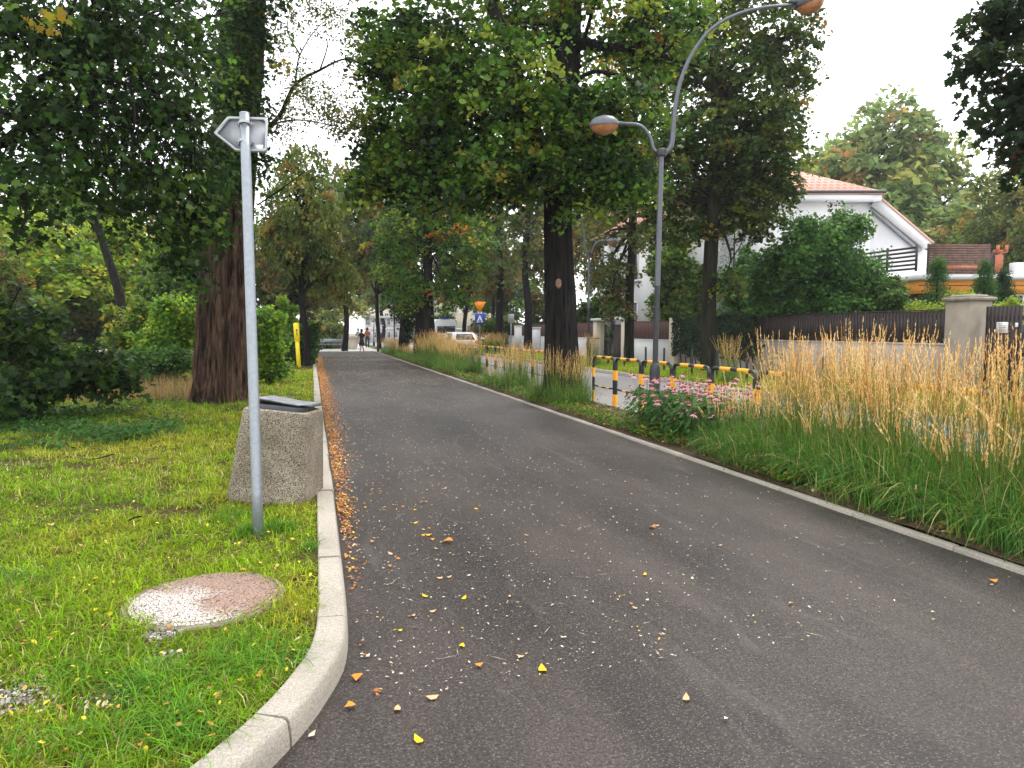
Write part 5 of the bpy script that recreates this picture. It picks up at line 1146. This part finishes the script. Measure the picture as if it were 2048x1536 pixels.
G().box((X(2035),1.5,T(497)),(.55,.16,.12)).obj('beam',ORWOOD,root,local=True); g=G(); g.box((X(2026),1.38,T(492)),(.1,.08,.3)); g.box((X(2044),1.38,T(492)),(.1,.08,.3)); g.obj('beam_end',ORWOOD,root,local=True)
# graffiti scribble on wall
g=G(); P=[]; 
for t in np.linspace(0,1,40): P.append((15.985,22.95-.25*t-.12*math.sin(9*t),.75+.22*math.cos(7.5*t)+.12*t))
g.tube(P,.018,5); tag(g.obj('graffiti',BLACKP),'small black scribbled loop painted low on the plastered wall by the ivy','graffiti')

# far buildings
def far_build(label,px,D,pytop,wpx,mat,floors,cols,roofm=None,dep=10):
    s=D/F0; c=pxD(px,D); r=build('distant_building',label,c,rz=-YAW); H=at(px,pytop,D)[2]; W=wpx*s
    G().box((0,dep/2,H/2),(W,dep,H)).obj('walls',mat,r,local=True); G().box((0,-.15,H-.15),(W+.5,.5,.3)).obj('cornice',WHITE,r,local=True)
    if floors>1: G().box((0,-.06,H/floors),(W+.1,.12,.2)).obj('string_course',WHITE,r,local=True)
    for f in range(floors):
        for k in range(cols): window(r,(-W/2+W*(k+.5)/cols,-.04,H*(f+.55)/floors),min(1.2,W/cols*.5),H/floors*.5,'y')
    if roofm: roofplane(r,[[(-W/2-.4,-.4,H),(W/2+.4,-.4,H),(W/2-1,dep/2,H+2.5),(-W/2+1,dep/2,H+2.5)],[(W/2+.4,-.4,H),(W/2+.4,dep+.4,H),(W/2-1,dep/2,H+2.5)],[(-W/2-.4,-.4,H),(-W/2-.4,dep+.4,H),(-W/2+1,dep/2,H+2.5)]],.15,roofm)
far_build('cream tall distant building seen over the end of the path',775,110,560,90,CREAM,4,5)
far_build('low white distant building with cornice at the end of the path',765,95,632,70,WHITE,2,5)
far_build('pale distant building behind the ambulance',920,100,585,120,CREAM,4,6)
far_build('white distant building hidden behind the left hand trees',120,62,590,260,WHITE,2,8,ROOF)
far_build('pale distant building behind the dark linden trunks',850,105,590,70,WHITE,3,4)

# ================================================================ FAR OBJECTS
# signs
def sign_post(base,h,label,parts):
    root=empty('road_sign',base,label,'road sign'); root.rotation_euler=(0,0,-YAW+R(4))
    G().tube([(0,0,-.1),(0,0,h)],.035,10).obj('pole',GALV,root,local=True); parts(root,h); return root
MF=Matrix(((1,0,0,0),(0,0,1,0),(0,1,0,0),(0,0,0,1)))   # polygon xy -> xz plane, thickness along y
def warn(root,h):
    z=h-.35; M=MF.copy(); M[2][3]=z; M[1][3]=-.06
    g=G(); g.prism([(-.42,.36),(0,-.40),(.42,.36)],0,.02,0,M); p=g.obj('yield_plate',SIGNO,root,local=True)
    z2=h-1.13; M=MF.copy(); M[2][3]=z2; M[1][3]=-.06
    G().prism([(-.32,-.36),(.32,-.36),(.32,.36),(-.32,.36)],0,.02,0,M).obj('crossing_plate',BLUEP,root,local=True); p=[o for o in bpy.data.objects if o.parent==root][-1]
    M[1][3]=-.065; G().prism([(-.25,-.24),(.25,-.24),(0,.24)],0,.004,0,M).obj('triangle',SIGNW,p,local=True)
    M[1][3]=-.070; g=G(); g.prism([(-.03,.02),(.03,.02),(.05,-.08),(.10,-.22),(.05,-.22),(0,-.10),(-.06,-.22),(-.11,-.22),(-.04,-.06)],0,.004,0,M); g.prism([(-.03,.04),(.03,.04),(.03,.10),(-.03,.10)],0,.004,0,M); g.obj('walking_figure',BLACKP,p,local=True)
b=onv(960,10.75,.1); sign_post(b,at(960,604,float((b-[0,0,EYE])@_F))[2]-.1,'orange triangular give way sign above a blue pedestrian crossing sign on one pole',warn)
def rect(root,h): G().box((0,-.05,h-.25),(.34,.02,.48),bev=.008).obj('plate',ALUR,root,local=True)
b=onv(1022,10.75,.1); sign_post(b,at(1022,628,float((b-[0,0,EYE])@_F))[2]-.1,'small pale rectangular sign seen from behind on a thin pole beyond the road',rect)
# utility cabinets
for (px,D,y0,w_,lab) in ((1036,50,653,.52,'white narrow utility cabinet behind the slim dark trunk'),(1069,50,656,.86,'wide pale grey utility cabinet beside the slim dark trunk')):
    b=pxD(px,D,.1); r=empty('utility_cabinet',b,lab,'cabinet',rz=-YAW); H=at(px,y0,D)[2]-.1
    G().box((0,.2,H/2),(w_,.4,H),bev=.015).obj('housing',CARW if w_<.6 else ALUR,r,local=True); G().box((0,.2,H+.03),(w_+.06,.46,.06),bev=.01).obj('top_cover',WHITE,r,local=True); G().box((0,-.012,H*.5),(w_*.86,.02,H*.84)).obj('door',WHITE,r,local=True)
b=onv(1186,13.2,.1); r=empty('utility_cabinet',b,'short grey green box beside the distant street lamp pole','cabinet'); G().box((0,0,.55),(.45,.35,1.1),bev=.03).obj('housing',plain('greygreen',(.30,.34,.31),.5),r,local=True); G().box((0,0,1.12),(.5,.4,.06),bev=.02).obj('top_cover',GREYP,r,local=True)
# cars
def car(label,loc,rz,paint,L=3.9,W=1.72,H=1.46,van=False):
    r=empty('parked_van' if van else 'parked_car',loc,label,'van' if van else 'car',rz=rz)   # rear towards -y local
    if van: prof=[(0,.35),(-.02,1.0),(.03,H-.25),(.15,H-.03),(.35,H),(L-1.5,H),(L-.9,1.35),(L-.15,1.15),(L,.8),(L,.35)]
    else: prof=[(0,.35),(-.03,.62),(.02,.92),(.12,.98),(.42,H-.05),(.62,H),(L*.55,H),(L*.72,1.0),(L-.15,.85),(L,.6),(L,.35)]
    V=[];n=len(prof)
    lay=((-1,0.92),(-.985,.96),(-.80,1.0),(.80,1.0),(.985,.96),(1,.92))
    for sx,k in lay:
        for (y,z) in prof:
            inset=.0 if z<1.0 else (.13*(z-1.0)/(H-1.0) if not van else .04*(z-1))
            V.append((sx*(W/2-inset),(y-L/2)*1.0*(k if abs(sx)>.9 else 1)+L/2,.35+(z-.35)*(k if abs(sx)>.9 else 1)))
    Fc=[]
    for i in range(len(lay)-1):
        for j in range(n): kx=(j+1)%n; Fc.append((i*n+j,i*n+kx,(i+1)*n+kx,(i+1)*n+j))
    Fc.append(tuple(range(n))); Fc.append(tuple((len(lay)-1)*n+j for j in range(n-1,-1,-1)))
    g=G(); g.add(V,Fc); g.obj('body',paint,r,local=True,auto=True)
    for sx in (-1,1):
        for y in (.75,L-.8):
            g=G(); M=Matrix.Translation((sx*(W/2-.10),y,.31))@Matrix.Rotation(R(90),4,'Y'); gg=G(); gg.lathe((0,0,0),[(.27,-.10),(.31,-.08),(.31,.08),(.27,.10)],20); VV=np.vstack(gg.v)@np.array(M.to_3x3()).T+np.array(M.translation); gg.v=[VV]; wv=gg.obj('wheel',TYRE,r,local=True,auto=True)
            gg=G(); gg.lathe((0,0,0),[(.17,-.105),(.17,.105)],14); VV=np.vstack(gg.v)@np.array(M.to_3x3()).T+np.array(M.translation); gg.v=[VV]; gg.obj('rim',ALUR,wv,local=True)
    # rear screen
    if van:
        G().box((0,-.01,1.62),(W*.80,.05,.62),bev=.03,rx=R(3)).obj('rear_window',GLASS,r,local=True); G().lathe((.42,-.05,1.6),[(.2,-.002),(.2,.002)],20).obj('round_sticker',SIGNW,r,local=True)
        o=[x for x in bpy.data.objects if x.parent==r][-1]; o.data.transform(Matrix.Translation((.42,-.05,1.6))@Matrix.Rotation(R(90),4,'X')@Matrix.Translation((-.42,.05,-1.6)))
        g=G(); g.box((0,.5,H+.05),(.9,.25,.12),bev=.04); g.obj('light_bar',BLUEP,r,local=True); G().box((0,-.03,1.1),(W*.95,.02,.18)).obj('stripe',REDP,r,local=True)
        for s_ in (-1,1): G().box((s_*.86,-.02,1.15),(.14,.06,.5),bev=.02).obj('tail_light',REDP,r,local=True)
    else:
        g=G(); g.prism([(-.62,0),(.62,0),(.52,.44),(-.52,.44)],-.012,.012,0,Matrix.Translation((0,.10,.99))@Matrix.Rotation(R(90-33),4,'X')); g.obj('rear_window',GLASS,r,local=True)
        for s_ in (-1,1): G().box((s_*.74,.0,.84),(.2,.12,.24),bev=.03).obj('tail_light',REDP,r,local=True)
        G().box((0,-.05,.62),(.5,.02,.11)).obj('number_plate',SIGNW,r,local=True)
        G().box((0,-.04,.42),(W*.9,.1,.12),bev=.03).obj('bumper',BLACKP,r,local=True)
        for s_ in (-1,1): g=G(); g.prism([(.55,1.0),(2.6,1.0),(2.1,H-.09),(.8,H-.09)],0,.012,0,Matrix(((0,0,1,s_*(W/2-.055)-.006),(1,0,0,0),(0,1,0,0),(0,0,0,1)))); g.obj('side_window',GLASS,r,local=True)
    return r
car('white and red hatchback parked on the road behind the reed grass, seen from behind',onv(932,9.3,0),R(4),CARW)
car('white ambulance with blue light and round sticker parked far down the road',onv(893,11.0,0),R(3),CARW,5.2,1.95,2.5,True)
car('red car glimpsed through the leaves at the far left',pxD(70,42,0),R(80),CARR)
# stone posts, bench, bench slab, lanterns
for (px,D,y0,w_,lab) in ((685,62,664,.42,'slim pale stone gate post with pyramid cap left of the wide one'),(705,60,668,.72,'wide pale stone gate post with pyramid cap near the walkers')):
    b=pxD(px,D,0.); r=empty('stone_post',b,lab,'gate post',rz=-YAW); H=at(px,y0,D)[2]; G().box((0,0,(H-.35)/2),(w_,w_,H-.35),bev=.02).obj('shaft',CREAM,r,local=True); G().box((0,0,H-.2),(w_+.22,w_+.22,.3),taper=.35).obj('cap',CREAM,r,local=True)
b=pxD(667,57,.0); r=empty('park_bench',b,'long grey bench standing across the far end of the lawn','bench',rz=-YAW)
G().box((0,0,.46),(2.1,.45,.06),bev=.01).obj('seat',GALV,r,local=True); G().box((0,.24,.75),(2.1,.05,.28),bev=.01,rx=R(-10)).obj('backrest',GALV,r,local=True)
for sx in (-.9,.9): G().box((sx,0,.22),(.08,.4,.44)).obj('leg',GREYD,r,local=True)
def lantern(px,D,y0,label):
    b=pxD(px,D,0.); r=empty('park_lantern',b,label,'street lamp'); H=at(px,y0,D)[2]
    G().lathe((0,0,0),[(.13,0),(.13,.25),(.08,.5),(.05,.6),(.045,H-.75),(.07,H-.7),(.03,H-.66)],12).obj('post',BLACKP,r,local=True,auto=True)
    G().lathe((0,0,H),[(.10,-.62),(.19,-.18)],6).obj('lamp_glass',SIGNW,r,local=True); G().lathe((0,0,H),[(.23,-.19),(.20,-.12),(.07,-.02),(.02,.05)],6).obj('lamp_roof',BLACKP,r,local=True)
    G().box((0,0,H-1.1),(.6,.04,.04)).obj('crossbar',BLACKP,r,local=True)
lantern(790,50,572,'black ornate lantern post beside the first dark linden trunk at the path end'); lantern(749,72,640,'short black distant lantern post')
# people: one continuous skinned body, clothes and hair as children
def person(px,D,height,label,top,bottom,hair,skirt,stride,armbent,fac=0.,bag=None):
    b=pxD(px,D,.012); r=empty('person',b,label,'person',rz=-YAW+fac); s=height/1.7
    J=dict(pel=(0,0,.93),wa=(0,0,1.08),ch=(0,0,1.30),nk=(0,0,1.45),hd=(0,-.01,1.60),ht=(0,0,1.69))
    V=[];E=[];Rr=[]
    def v(p,rad): V.append(tuple(x*s for x in p)); Rr.append(rad*s); return len(V)-1
    pel=v(J['pel'],.13); wa=v(J['wa'],.105); ch=v(J['ch'],.125); nk=v(J['nk'],.052); hd=v(J['hd'],.088); ht=v(J['ht'],.07); E+=[(pel,wa),(wa,ch),(ch,nk),(nk,hd),(hd,ht)]
    for sx in (-1,1):
        st=stride*sx
        hp=v((sx*.09,0,.86),.09); kn=v((sx*.10,-st*.16-.02,.48),.058); an=v((sx*.10,st*.20-.0*1,.09),.038); to=v((sx*.11,st*.20-.14,.03),.032); E+=[(pel,hp),(hp,kn),(kn,an),(an,to)]
        sh=v((sx*.17,0,1.37),.055); el=v((sx*.23,.04+st*.06,1.10),.038); wr=v((sx*(.22 if not armbent else .12),(-.05 if not armbent else -.24),(.86 if not armbent else 1.12)),.028); E+=[(ch,sh),(sh,el),(el,wr)]
        ha=v((sx*(.21 if not armbent else .10),(-.07 if not armbent else -.30),(.78 if not armbent else 1.14)),.030); E.append((wr,ha))
        for q in range(4):
            dx=(q-1.5)*.018; ba=V[ha]; f=v((ba[0]/s+dx,ba[1]/s-.02,ba[2]/s-.07-.008*(q in (1,2))),.008); E.append((ha,f))
        f=v((V[ha][0]/s-sx*.03,V[ha][1]/s-.03,V[ha][2]/s-.02),.009); E.append((ha,f))
    me=bpy.data.meshes.new('body'); me.from_pydata(V,E,[]); me.materials.append(SKIN); o=bpy.data.objects.new('body',me); C.objects.link(o); o.parent=r
    o.modifiers.new('Skin','SKIN'); o.modifiers.new('Sub','SUBSURF').render_levels=1
    for i,x in enumerate(me.skin_vertices[0].data): x.radius=(Rr[i],Rr[i]); x.use_root=(i==0)
    g=G(); g.lathe((0,0,0),[(.15*s,.90*s),(.135*s,1.05*s),(.165*s,1.30*s),(.175*s,1.38*s),(.09*s,1.45*s),(.07*s,1.47*s)],14,0,1.08,.82)
    for sx in (-1,1): g.tube([(sx*.165*s,0,1.38*s),(sx*.215*s,.02*s,1.20*s)],[.07*s,.058*s],9)
    g.obj('top',top,r,local=True,smooth=True)
    g=G()
    if skirt: g.lathe((0,0,0),[(.23*s,.52*s),(.20*s,.7*s),(.165*s,.92*s),(.14*s,1.0*s)],14,0,1.,.85)
    else:
        g.lathe((0,0,0),[(.14*s,.80*s),(.165*s,.9*s),(.15*s,1.0*s)],12,0,1.05,.85)
        for sx in (-1,1): g.tube([(sx*.09*s,0,.88*s),(sx*.10*s,(-stride*sx*.16-.02)*s,.48*s),(sx*.10*s,(stride*sx*.20)*s,.12*s)],[.105*s,.075*s,.06*s],9)
    g.obj('skirt' if skirt else 'trousers',bottom,r,local=True,smooth=True)
    g=G(); g.lathe((0,.015*s,0),[(.085*s,1.50*s),(.112*s,1.58*s),(.115*s,1.66*s),(.095*s,1.74*s),(.04*s,1.775*s)],12); g.obj('hair',hair,r,local=True,smooth=True)
    g=G(); g.lathe((0,-.085*s,1.60*s),[(.012*s,-.03*s),(.02*s,-.015*s),(.01*s,.03*s)],6); g.obj('nose',SKIN,r,local=True)
    return r
person(725,50,1.62,'woman in black top and black skirt walking away on the path end',CLB,CLB,HAIR,True,.6,True,math.pi*.95)
person(736,62,1.75,'walker in rust coloured top and dark green trousers at the far plaza',CLO,CLG,HAIR,False,.8,False,.3)
person(718,66,1.7,'fair haired walker in pale clothes at the far plaza',CLW,CLW,HAIRF,False,.5,False,.1)
# end post at hedge
r=empty('end_post',pxD(757,52,.0),'short dark square post at the corner of the farthest grass bed','post'); G().box((0,0,.35),(.16,.16,.8),bev=.01).obj('shaft',DKWOOD,r,local=True); G().box((0,0,.77),(.2,.2,.05),bev=.01).obj('cap',DKWOOD,r,local=True)

# haze: pale even air round the whole scene
g=G(); g.box((0,135,18.5),(402,332,43.0)); hz=g.obj('haze',plain('haze_shell',(1,1,1)))
hm=bpy.data.materials.new('haze_air'); hm.use_nodes=True; hn=hm.node_tree.nodes; hn.clear(); ho=hn.new('ShaderNodeOutputMaterial'); pv=hn.new('ShaderNodeVolumePrincipled'); pv.inputs['Density'].default_value=.00045; pv.inputs['Color'].default_value=(.93,.95,1,1); pv.inputs['Anisotropy'].default_value=.3
hm.node_tree.links.new(pv.outputs[0],ho.inputs['Volume']); hz.data.materials.clear(); hz.data.materials.append(hm); tag(hz,kind='stuff')
